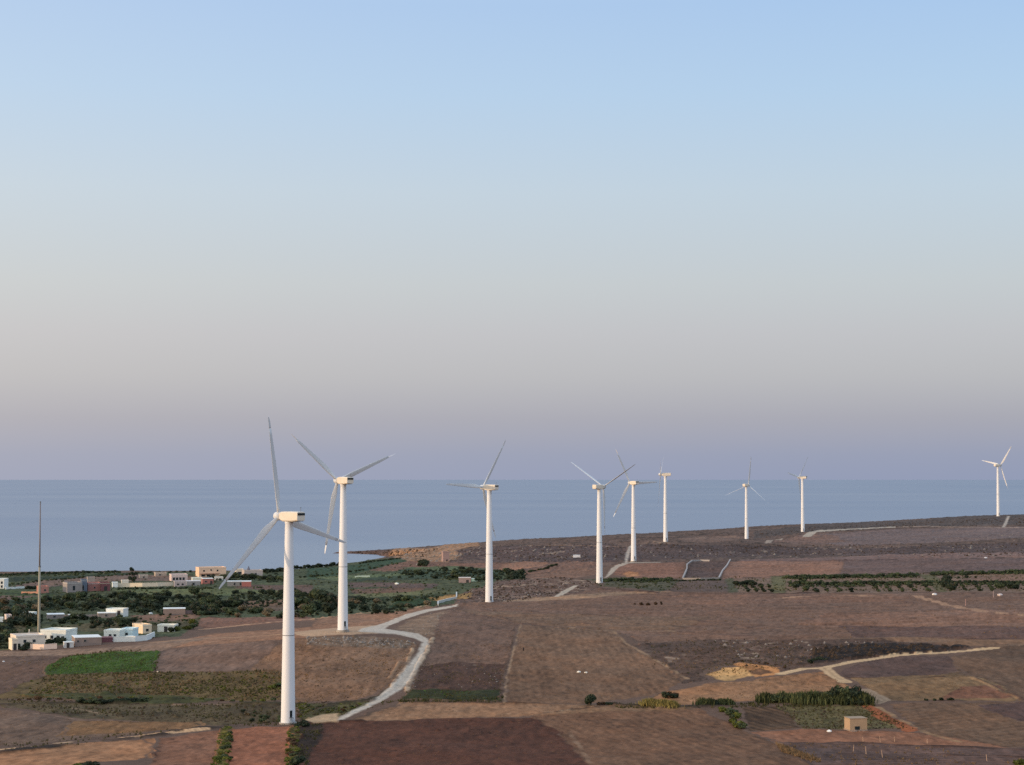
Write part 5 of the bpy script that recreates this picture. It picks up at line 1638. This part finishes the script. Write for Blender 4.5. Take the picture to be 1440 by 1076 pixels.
hedge([(1112, 823), (1180, 822.5), (1250, 822), (1310, 821.5)], 44, 1.8, 2.7, ['mid', 'mid', 'dark'], 'windbreak hedge along the top of the orchard rows, left part', 1.6, .3, 45)
hedge([(1322, 821), (1380, 821), (1440, 821), (1490, 821)], 30, 1.6, 2.4, ['dark'], 'windbreak hedge along the top of the orchard rows, right part', 1.6, .3, 46)
scatter([(1322, 812), (1340, 812), (1342, 832), (1328, 832)], 7, 2.6, 3.8, ['dark'], 'tall dark tree where the orchard windbreaks meet', 'dark trees where the windbreaks meet', 1.2, 47)
scatter([(1120, 816), (1132, 816), (1134, 832), (1118, 832)], 6, 2.4, 3.2, ['dark', 'mid'], 'dark tree beside the olive grass strip in the orchard', 'trees beside the olive grass strip', 1.2, 48)
scatter([(1404, 824), (1430, 824), (1432, 832), (1406, 832)], 6, 2.2, 3.0, ['dark', 'mid'], 'tree of the small clump at the right end of the orchard', 'clump at the right end of the orchard', 1.3, 49)
for k, x0 in enumerate([1046, 1058, 1069, 1080, 1142, 1158, 1175, 1192, 1230, 1246, 1263, 1280, 1300, 1352, 1372, 1390]):
    row([(x0, 824.5), (x0 + 3, 828), (x0 + 6, 832)], 4, 1.2, 1.8, ['dark', 'mid'], 'fruit tree of the ' + ordinal(k, 16) + ' slanting orchard row from the left', 'fruit trees of the orchard', 1.3, .2, 60 + k, 'fruit_tree')
row([(1330, 814), (1348, 813.5), (1364, 813), (1378, 812.5)], 4, 1.2, 1.8, ['dark'], 'small bush in the strip above the orchard', 'small bushes above the orchard', 1.2, .2, 90)
# the tall tree on the left shore
t = empty('tall_tree', gpoint(186.5, 819.5))
tag(t, 'tall dark many-lobed tree standing alone on the left shore', 'tree')
V, Fc = [], []
for (dx, zz, s) in [(-1.5, 2.4, 1.3), (1.2, 2.6, 1.4), (0, 4.6, 1.5), (1.6, 5.0, 1.0), (-.4, 7.2, 1.15), (-1.8, 4.6, .8), (.2, 1.8, 1.3)]:
    v_, f_ = leaf_cloud(260, s * 1.25, s * 1.1, s * 1.1, zz, .35, int(zz * 10), lumps=4)
    k = len(V)
    V += [(a[0] + dx, a[1], a[2]) for a in v_]
    Fc += [tuple(i + k for i in q) for q in f_]
c = bpy.data.objects.new('crown', make_mesh('crown', V, Fc, LM['dark']))
COL.objects.link(c)
c.parent = t
MB().tube([(.4, -.5), (.3, 2.5), (.15, 6)], 9).obj('trunk', M_bark, t)
# front field plants
plant(829, 992, 3.0, 'dark', 'lone dark rounded tree at the foot of the striped field', None, .95, 'tree')
row([(840, 991), (852, 991), (862, 991.5)], 4, .7, 1.1, ['brown', 'dark'], 'low dark bush right of the lone tree', 'low bushes right of the lone tree', 1.5, .3, 101)
row([(906, 992), (948, 995)], 9, 1.9, 2.5, ['yellow'], 'yellow green cane clump at the foot of the straw field', 'yellow green canes', 1.5, .3, 102)
row([(936, 980), (952, 980)], 4, 1.2, 1.9, ['brown', 'dark'], 'dark bush behind the yellow green canes', 'dark bushes behind the canes', 1.4, .3, 103)
row([(985, 992), (1000, 992), (1030, 990)], 9, 1.4, 2.4, ['reed', 'dark', 'reed'], 'dark clump between the canes and the tall reed bed', 'clumps left of the tall reed bed', 1.3, .4, 104)
row([(1075, 987), (1100, 986), (1130, 986.5)], 8, 1.5, 2.9, ['reed'], 'reed clump in the lower left part of the tall reed bed', 'reed bed left part', 1.7, .8, 105)
row([(1080, 987), (1128, 987)], 6, 1.4, 2.3, ['mid', 'dark'], 'bush in the lower left part of the tall reed bed', 'bushes in the left part of the reed bed', 1.2, .8, 1050)
row([(1126, 988), (1160, 989), (1190, 989.5), (1218, 988.5)], 9, 2.2, 3.7, ['reed'], 'reed clump in the right part of the reed bed', 'reed bed right part', 1.5, .8, 106)
row([(1140, 987.5), (1165, 988), (1192, 988.5), (1214, 988)], 11, 2.8, 4.6, ['mid', 'dark'], 'tree rising among the tall reeds', 'trees among the tall reeds', .85, .8, 1060)
row([(1135, 989), (1215, 990)], 9, 1.6, 2.2, ['dark'], 'dark bush under the tall reeds', 'bushes under the tall reeds', 1.4, .3, 107)
scatter([(1008, 996), (1024, 994), (1042, 1012), (1044, 1024), (1030, 1018)], 11, 1.2, 1.9, ['light', 'mid'], 'fresh green bush slanting along the edge of the vegetable plot', 'green bushes by the vegetable plot', 1.4, 108, 3)
row([(1298, 985), (1308, 985.5), (1340, 985)], 4, .6, 1.1, ['dark'], 'small dark bush on the bank above the grey field', 'small bushes above the grey field', 1.4, .3, 109)

scatter([(318, 1024), (328, 1026), (318, 1080), (300, 1085)], 14, .7, 1.5, ['light', 'mid'], 'green bush on the strip between the two red fields', 'bushes between the red fields', 1.5, 111, 3)
scatter([(410, 1022), (420, 1022), (418, 1078), (402, 1082)], 12, .7, 1.2, ['light', 'mid', 'brown'], 'green bush on the strip below the nearest turbine', 'bushes below the nearest turbine', 1.5, 112, 3)
plant(418, 1076, 2.3, 'dark', 'dark round bush at the bottom edge below the nearest turbine', None, 1.3, 'bush', 'bush')
row([(416, 1022), (424, 1018), (432, 1020)], 4, 1.0, 1.7, ['dark'], 'dark shrub on the mound at the foot of the nearest turbine', 'shrubs at the foot of the nearest turbine', 1.4, .3, 113)
row([(105, 1082), (130, 1083)], 5, 1.2, 1.7, ['light', 'dark'], 'green bush cut by the bottom edge at the left', 'green bushes at the bottom left', 1.5, .3, 114)
plant(1436, 1080, 1.6, 'light', 'bright green bush in the bottom right corner', None, 1.4, 'bush', 'bush')
row([(112, 990), (140, 991), (170, 989), (205, 988)], 12, .8, 1.5, ['dark', 'mid'], 'dark shrub on the bank below the dry garden', 'shrubs below the dry garden', 1.6, .3, 115)
hedge([(20, 986), (60, 985), (110, 985), (240, 984), (330, 987), (390, 986)], 26, .6, 1.1, ['mid', 'brown', 'light'], 'low ragged hedge along the lower edge of the dry garden', 1.7, .4, 116)
scatter([(335, 1000), (400, 1000), (400, 1016), (330, 1014)], 12, .6, 1.1, ['dark', 'mid', 'grey'], 'grey green bush left of the nearest turbine foot', 'bushes left of the nearest turbine foot', 1.6, 117, 4)
row([(380, 970), (395, 966)], 4, .9, 1.4, ['light', 'mid'], 'green bush left of the nearest tower at the end of the dry garden', 'green bushes at the end of the dry garden', 1.4, .3, 118)
scatter([(420, 994), (500, 992), (480, 1004), (420, 1008)], 12, .4, .8, ['mid', 'brown'], 'small shrub on the grass between tower and road', 'small shrubs between tower and road', 1.6, 119, 4)
hedge([(600, 985), (640, 984), (700, 985)], 18, .5, .9, ['mid', 'dark'], 'line of dark weeds along the foot of the green strip by the road', 1.7, .5, 120)
row([(888, 850), (897, 851), (912, 851), (922, 850), (934, 849.5)], 5, 1.0, 1.8, ['brown'], 'small dark cypress-like bush on the open plain', 'small bushes on the open plain', .9, .3, 121)
row([(1137, 935), (1150, 930), (1164, 931)], 5, 1.0, 1.5, ['dark'], 'black green bush at the left end of the dark heath', 'bushes at the left end of the heath', 1.5, .3, 122)
row([(1026, 932), (1050, 930), (1096, 937), (1110, 943)], 7, .4, .8, ['brown'], 'brown bush on the rim of the sand pit', 'bushes on the rim of the sand pit', 1.4, .3, 123)


# ------------------------------------------------------------------ stones, scrub (uncountable)
def stuff(name, specs, material, kind='stone'):
    r_ = np.random.default_rng(len(name) * 13)
    allV, allF = [], []
    off = 0
    base = np.array([(1, 0, 0), (.3, .95, 0), (-.8, .6, 0), (-.8, -.6, 0), (.3, -.95, 0), (.15, .1, .8)]) if kind == 'stone' else None
    bf = np.array([(0, 1, 5), (1, 2, 5), (2, 3, 5), (3, 4, 5), (4, 0, 5)])
    for poly, n, s0, s1 in specs:
        pp = np.array(poly, float)
        lo, hi = pp.min(0), pp.max(0)
        x = r_.uniform(lo[0], hi[0], n * 3)
        y = r_.uniform(lo[1], hi[1], n * 3)
        k = in_poly(x, y, pp)
        x, y = x[k][:n], y[k][:n]
        gx_, gy_ = ground(x, y)
        k = off_road(gx_, gy_)
        gx_, gy_ = gx_[k], gy_[k]
        gz_ = height(gx_, gy_)
        m = len(gx_)
        s = r_.uniform(0, 1, m) ** 2.5 * (s1 - s0) + s0
        V = base[None] * s[:, None, None] * r_.uniform(.6, 1.3, (m, 6, 3))
        a = r_.uniform(0, 6.28, m)
        ca, sa = np.cos(a)[:, None], np.sin(a)[:, None]
        vx = V[..., 0] * ca - V[..., 1] * sa
        vy = V[..., 0] * sa + V[..., 1] * ca
        V = np.stack([vx + gx_[:, None], vy + gy_[:, None], V[..., 2] + gz_[:, None] - .02], -1)
        allV.append(V.reshape(-1, 3))
        allF.append((bf[None] + (np.arange(m) * 6)[:, None, None]).reshape(-1, 3) + off)
        off += m * 6
    V = np.concatenate(allV)
    Fc = np.concatenate(allF)
    me = bpy.data.meshes.new(name)
    me.from_pydata(V.tolist(), [], Fc.tolist())
    me.materials.append(material)
    o = bpy.data.objects.new(name, me)
    COL.objects.link(o)
    o['kind'] = 'stuff'
    return o


ROADW = [wpoly(p_) for _, _, p_ in ROADS]
ROADL = [wpoly(p_, False) for _n, _, p_, w_ in TRACKS if _n == 'dirt_track']


def off_road(x, y):
    ok = np.ones(x.shape, bool)
    for p_ in ROADW:
        lo, hi = p_.min(0), p_.max(0)
        s_ = (x > lo[0]) & (x < hi[0]) & (y > lo[1]) & (y < hi[1])
        if s_.any():
            ok[s_] &= ~in_poly(x[s_], y[s_], p_)
    for p_ in ROADL:
        ok &= dist_line(x, y, p_) > 1.3
    return ok


def undergrowth(name, specs, label):
    """low growth too mixed to count: leaf clumps over the ground between the trees"""
    for nm, kd, parts in specs:
        V, Fc = [], []
        r_ = np.random.default_rng(len(parts) * 7 + len(kd))
        for poly, n, h0, h1 in parts:
            pp = np.array(poly, float)
            lo, hi = pp.min(0), pp.max(0)
            x = r_.uniform(lo[0], hi[0], n * 4)
            y = r_.uniform(lo[1], hi[1], n * 4)
            k = in_poly(x, y, pp)
            x, y = x[k][:n], y[k][:n]
            gx_, gy_ = ground(x, y)
            k = off_road(gx_, gy_)
            gx_, gy_, x, y = gx_[k], gy_[k], x[k], y[k]
            gz_ = height(gx_, gy_)
            for i in range(len(gx_)):
                h = r_.uniform(h0, h1)
                v_, f_ = leaf_cloud(26, h * .9, h * .8, h * .5, h * .4, .30 + .16 * h, int(x[i] * 13 + y[i]), lumps=2)
                q = len(V)
                V += [(a[0] + gx_[i], a[1] + gy_[i], a[2] + gz_[i] - .1) for a in v_]
                Fc += [tuple(b + q for b in f) for f in f_]
        me = make_mesh(nm, V, Fc, LM[kd])
        o = bpy.data.objects.new(nm, me)
        COL.objects.link(o)
        o['kind'] = 'stuff'
        o['label'] = label[kd]


undergrowth('undergrowth', [
    ('undergrowth', 'dark', [
        ([(62, 842), (110, 838), (220, 838), (225, 862), (62, 860)], 210, .8, 2.0),
        ([(186, 842), (300, 836), (440, 838), (440, 846), (345, 858), (330, 868), (262, 866), (200, 868)], 260, .8, 2.0),
        ([(0, 846), (60, 844), (60, 870), (0, 872)], 90, .8, 1.8),
        ([(-10, 880), (20, 878), (20, 912), (-10, 916)], 50, .6, 1.5),
        ([(414, 842), (560, 842), (640, 836), (560, 864), (414, 868)], 190, .7, 1.8),
        ([(560, 802), (740, 802), (740, 818), (560, 814)], 200, .8, 2.0),
        ([(300, 808), (410, 806), (410, 818), (300, 822)], 90, .8, 1.8),
    ]),
    ('rough_grass_tufts', 'mid', [
        ([(0, 822), (200, 812), (400, 826), (440, 860), (280, 868), (60, 866), (0, 860)], 300, .5, 1.3),
        ([(430, 800), (560, 790), (740, 808), (620, 850), (430, 866)], 260, .5, 1.3),
        ([(10, 872), (280, 868), (280, 880), (110, 890), (20, 900)], 200, .5, 1.3),
        ([(1036, 816), (1440, 808), (1440, 832), (1036, 832)], 150, .3, .8),
        ([(830, 815), (960, 815), (940, 830), (840, 824)], 90, .4, .9),
        ([(1100, 811), (1290, 808), (1290, 813), (1100, 816)], 200, .8, 1.7),
        ([(1110, 820), (1440, 818), (1440, 823), (1110, 825)], 260, .7, 1.6),
        ([(1310, 806), (1440, 803), (1440, 807.5), (1310, 810)], 130, .9, 1.9),
        ([(845, 815), (945, 813), (945, 819), (845, 819)], 110, .7, 1.5),
        ([(0, 807), (170, 804), (170, 808), (0, 811)], 120, .7, 1.5),
    ]),
    ('olive_weeds', 'light', [
        ([(310, 1022), (328, 1022), (320, 1076), (298, 1080)], 130, .3, .7),
        ([(407, 1020), (420, 1020), (418, 1076), (400, 1080)], 110, .3, .6),
        ([(40, 955), (216, 950), (395, 944), (398, 984), (40, 980)], 240, .2, .5),
        ([(414, 990), (540, 986), (470, 1008), (420, 1010)], 70, .2, .5),
    ]),
], {'dark': 'dark undergrowth between the trees of the village and the hedges', 'mid': 'mid green tufts and low shrubs over the lowland fields', 'light': 'fresh weeds on the strips and in the dry garden'})
o = stuff('loose_stones', [
    ([(430, 894), (500, 894), (560, 899), (585, 905), (570, 911), (430, 905)], 315, .15, .7),
    ([(590, 862), (640, 856), (620, 880), (610, 895), (560, 888), (560, 880)], 122, .12, .5),
    ([(1000, 900), (1130, 903), (1240, 902), (1150, 925), (1040, 925)], 105, .15, .8),
    ([(640, 838), (700, 822), (790, 814), (850, 820), (800, 834), (700, 848)], 175, .2, .8),
    ([(640, 764), (720, 764), (860, 768), (870, 788), (650, 784)], 175, .3, 1.3),
    ([(890, 768), (1100, 770), (1440, 768), (1440, 782), (900, 785)], 175, .3, 1.3),
    ([(560, 772), (640, 766), (650, 785), (590, 796), (555, 785)], 175, .3, 1.8),
    ([(590, 938), (712, 935), (706, 970), (580, 970)], 42, .12, .4),
    ([(556, 965), (575, 935), (605, 905), (612, 900), (580, 975), (560, 975)], 87, .1, .3),
    ([(1300, 750), (1440, 750), (1440, 762), (1300, 764)], 52, .3, 1.2),
    ([(60, 946), (395, 944), (392, 985), (40, 980)], 42, .08, .3),
], mat('pale_rock', (.22, .19, .165), rough=.9, noise=.25, scale=.7))
tag(o, 'loose pale field stones scattered over heath and banks', 'stones')
def tufts(name, specs, material, label, seed):
    """grass and weed tufts: little fans of upright blades, far too many to count"""
    r_ = np.random.default_rng(seed)
    allV, off, Fs = [], 0, []
    for poly, n, h0, h1 in specs:
        pp = np.array(poly, float)
        lo, hi = pp.min(0), pp.max(0)
        x = r_.uniform(lo[0], hi[0], n * 4)
        y = r_.uniform(lo[1], hi[1], n * 4)
        k = in_poly(x, y, pp)
        x, y = x[k][:n], y[k][:n]
        gx_, gy_ = ground(x, y)
        keep = vnoise(gx_ / 7, gy_ / 9, seed) + r_.uniform(-.25, .25, len(gx_)) > .45       # tufts keep company
        keep &= off_road(gx_, gy_)
        gx_, gy_ = gx_[keep], gy_[keep]
        gz_ = height(gx_, gy_)
        m = len(gx_)
        nb = 5
        h = (r_.uniform(0, 1, m) ** 1.6 * (h1 - h0) + h0)[:, None] * r_.uniform(.6, 1.1, (m, nb))
        a = r_.uniform(0, 6.283, (m, nb))
        rad = h * r_.uniform(.1, .7, (m, nb))
        bx = gx_[:, None] + np.cos(a) * rad * .5
        by = gy_[:, None] + np.sin(a) * rad * .5
        w = h * r_.uniform(.16, .34, (m, nb))
        b = r_.uniform(0, 3.14, (m, nb))
        z0 = gz_[:, None] - .05 + 0 * bx
        v0 = np.stack([bx - np.cos(b) * w, by - np.sin(b) * w, z0], -1)
        v1 = np.stack([bx + np.cos(b) * w, by + np.sin(b) * w, z0], -1)
        v2 = np.stack([bx + np.cos(a) * rad * .6, by + np.sin(a) * rad * .6, z0 + h], -1)
        V = np.stack([v0, v1, v2], 2).reshape(-1, 3)
        allV.append(V)
    V = np.concatenate(allV)
    nt_ = len(V) // 3
    me = bpy.data.meshes.new(name)
    me.vertices.add(len(V))
    me.vertices.foreach_set('co', V.astype(np.float32).ravel())
    me.loops.add(len(V))
    me.loops.foreach_set('vertex_index', np.arange(len(V), dtype=np.int32))
    me.polygons.add(nt_)
    me.polygons.foreach_set('loop_start', np.arange(0, len(V), 3, dtype=np.int32))
    me.update(calc_edges=True)
    me.materials.append(material)
    o = bpy.data.objects.new(name, me)
    COL.objects.link(o)
    o['kind'] = 'stuff'
    o['label'] = label
    return o


tufts('dry_grass', [
    ([(400, 896), (560, 898), (590, 908), (548, 968), (500, 985), (415, 988), (352, 940)], 2600, .15, .5),
    ([(64, 949), (395, 942), (400, 985), (40, 984)], 3000, .2, .6),
    ([(0, 918), (84, 924), (60, 948), (0, 978)], 500, .15, .4),
    ([(0, 998), (250, 1014), (215, 1030), (0, 1047)], 600, .1, .3),
    ([(632, 856), (730, 878), (706, 970), (580, 970), (610, 895)], 1500, .12, .35),
    ([(733, 879), (862, 889), (968, 955), (925, 975), (820, 990), (708, 989)], 1500, .1, .28),
    ([(488, 1014), (565, 987), (830, 991), (740, 1009)], 500, .1, .22),
    ([(418, 1016), (750, 1010), (845, 1080), (405, 1080)], 1400, .08, .26),
    ([(745, 1009), (985, 997), (1160, 1080), (830, 1080)], 900, .08, .22),
    ([(930, 972), (1060, 955), (1160, 945), (1200, 965), (1060, 985), (905, 986)], 900, .12, .35),
    ([(1200, 953), (1352, 945), (1440, 978), (1440, 985), (1246, 985)], 700, .12, .3),
    ([(1250, 988), (1440, 986), (1440, 1052), (1300, 1034)], 500, .08, .22),
    ([(1090, 1045), (1120, 1058), (1158, 1074), (1140, 1074), (1100, 1060)], 500, .3, .8),
    ([(1088, 1046), (1440, 1054), (1440, 1080), (1135, 1080)], 900, .12, .5),
    ([(640, 840), (850, 828), (1440, 836), (1440, 900), (905, 905), (632, 856)], 2400, .15, .5),
    ([(905, 906), (1130, 900), (1135, 939), (1000, 956), (920, 935)], 1000, .2, .5),
    ([(550, 965), (600, 905), (612, 900), (578, 975)], 500, .15, .5),
], leaf_mat('dry_grass_blades', alb((120, 106, 88)), 0), 'straw coloured dry grass tufts over the fields and banks', 11)
tufts('weed_tufts', [
    ([(64, 949), (395, 942), (400, 985), (40, 984)], 3800, .2, .7),
    ([(-10, 982), (400, 986), (405, 1014), (60, 1003)], 2200, .15, .6),
    ([(60, 950), (84, 926), (104, 920), (165, 915), (226, 913), (220, 946)], 2600, .3, .7),
    ([(560, 988), (575, 970), (704, 970), (708, 989)], 1500, .3, .8),
    ([(632, 856), (730, 878), (706, 970), (580, 970), (610, 895)], 700, .12, .35),
    ([(590, 936), (712, 935), (706, 972), (580, 972)], 900, .15, .4),
    ([(905, 906), (1130, 900), (1135, 939), (1000, 956), (920, 935)], 900, .2, .6),
    ([(1092, 992), (1216, 990), (1285, 1026), (1130, 1024)], 1300, .15, .5),
    ([(414, 988), (560, 985), (470, 1012), (420, 1012)], 900, .2, .6),
    ([(418, 1018), (455, 1016), (450, 1040), (430, 1078), (418, 1060)], 500, .2, .6),
    ([(860, 990), (1060, 988), (1230, 986), (1230, 992), (1040, 994), (870, 996)], 900, .3, .8),
    ([(0, 1044), (300, 1018), (420, 1010), (420, 1016), (300, 1026), (0, 1056)], 1100, .2, .6),
    ([(0, 806), (300, 804), (440, 800), (600, 790), (740, 806), (600, 850), (440, 868), (0, 870)], 2400, .4, 1.0),
    ([(830, 812), (1440, 806), (1440, 832), (840, 828)], 1800, .3, 1.0),
], leaf_mat('weed_blades', alb((74, 78, 54)), 0), 'dull green weed tufts over gardens, banks and lowland fields', 12)
o = stuff('scrub', [
    ([(1144, 914), (1200, 908), (1340, 910), (1290, 918), (1200, 926), (1144, 932)], 1100, .4, 1.4),
    ([(905, 904), (1000, 900), (1240, 900), (1370, 912), (1200, 928), (1110, 944), (1000, 932), (960, 925)], 500, .2, .6),
    ([(64, 949), (395, 943), (398, 985), (250, 986), (40, 980)], 1500, .12, .45),
    ([(640, 775), (700, 768), (860, 765), (880, 772), (870, 790), (700, 790)], 600, .4, 1.1),
    ([(870, 766), (1080, 767), (1440, 764), (1440, 783), (1100, 781), (880, 788)], 1000, .4, 1.1),
    ([(1060, 748), (1200, 737), (1340, 730), (1440, 727), (1440, 739), (1260, 741), (1080, 756)], 600, .4, 1.1),
    ([(640, 838), (700, 818), (790, 812), (850, 818), (800, 836), (690, 850)], 900, .25, .9),
    ([(0, 984), (260, 992), (400, 986), (405, 1012), (240, 1016), (60, 1001)], 700, .15, .5),
    ([(1095, 992), (1216, 990), (1285, 1026), (1130, 1024)], 500, .12, .45),
    ([(420, 905), (560, 905), (560, 950), (500, 985), (420, 985)], 250, .12, .4),
    ([(414, 988), (540, 985), (470, 1010), (420, 1012)], 300, .12, .5),
    ([(480, 776), (560, 773), (620, 770), (600, 785), (545, 782)], 300, .4, 1.2),
], leaf_mat('scrub_leaves', alb((68, 60, 54)), 0))
tag(o, 'low dark heath scrub scattered over the rough ground', 'scrub')
o = stuff('crop_rows', [
    ([(84, 928), (104, 922), (165, 917), (224, 915), (216, 944), (64, 949), (66, 938)], 3500, .25, .7),
    ([(578, 971), (620, 968), (704, 971), (706, 988), (600, 985)], 900, .2, .6),
], leaf_mat('crop_leaves', alb((66, 98, 48)), 0))
tag(o, 'leafy green crop filling the bright green field and the strip by the road', 'crop')


def rock(px, py, s, label, c=(206, 194, 180)):
    X, Y, Z = gpoint(px, py)
    r_ = random.Random(int(px))
    bm = bmesh.new()
    bmesh.ops.create_icosphere(bm, subdivisions=2, radius=s)
    for v in bm.verts:
        v.co *= r_.uniform(.82, 1.15)
        v.co.z *= .6
    me = bpy.data.meshes.new('boulder')
    bm.to_mesh(me)
    bm.free()
    me.materials.append(paint(c))
    o = bpy.data.objects.new('boulder', me)
    COL.objects.link(o)
    o.location = (X, Y, Z + s * .2)
    return tag(o, label, 'boulder')


rock(814, 946, .55, 'left one of two white boulders in the middle of the striped field')
rock(824, 946.5, .45, 'right one of two white boulders in the middle of the striped field')
rock(1166, 1028.5, .55, 'small bright white heap left of the stone hut', (224, 218, 212))
rock(1314, 837, 1.0, 'white heap at the corner of the orchard where the track turns', (204, 194, 188))
rock(1406, 838, 1.1, 'pale mound below the right end of the orchard', (184, 164, 156))
rock(1386, 785, 1.0, 'small white cairn on the edge of the upper right field', (188, 180, 178))
rock(558, 822, 1.1, 'small white dome in the green lowland right of the second turbine', (206, 202, 190))
rock(212, 864, .9, 'small white round heap between the barn and the brown shed', (178, 176, 172))
rock(222, 945, .35, 'cream stone at the lower right corner of the green field', (200, 176, 150))
rock(5, 930, .35, 'small white stone near the left edge', (206, 200, 196))
rock(1240, 743, 0.8, 'pale rock on the ridge skyline', (150, 140, 140))
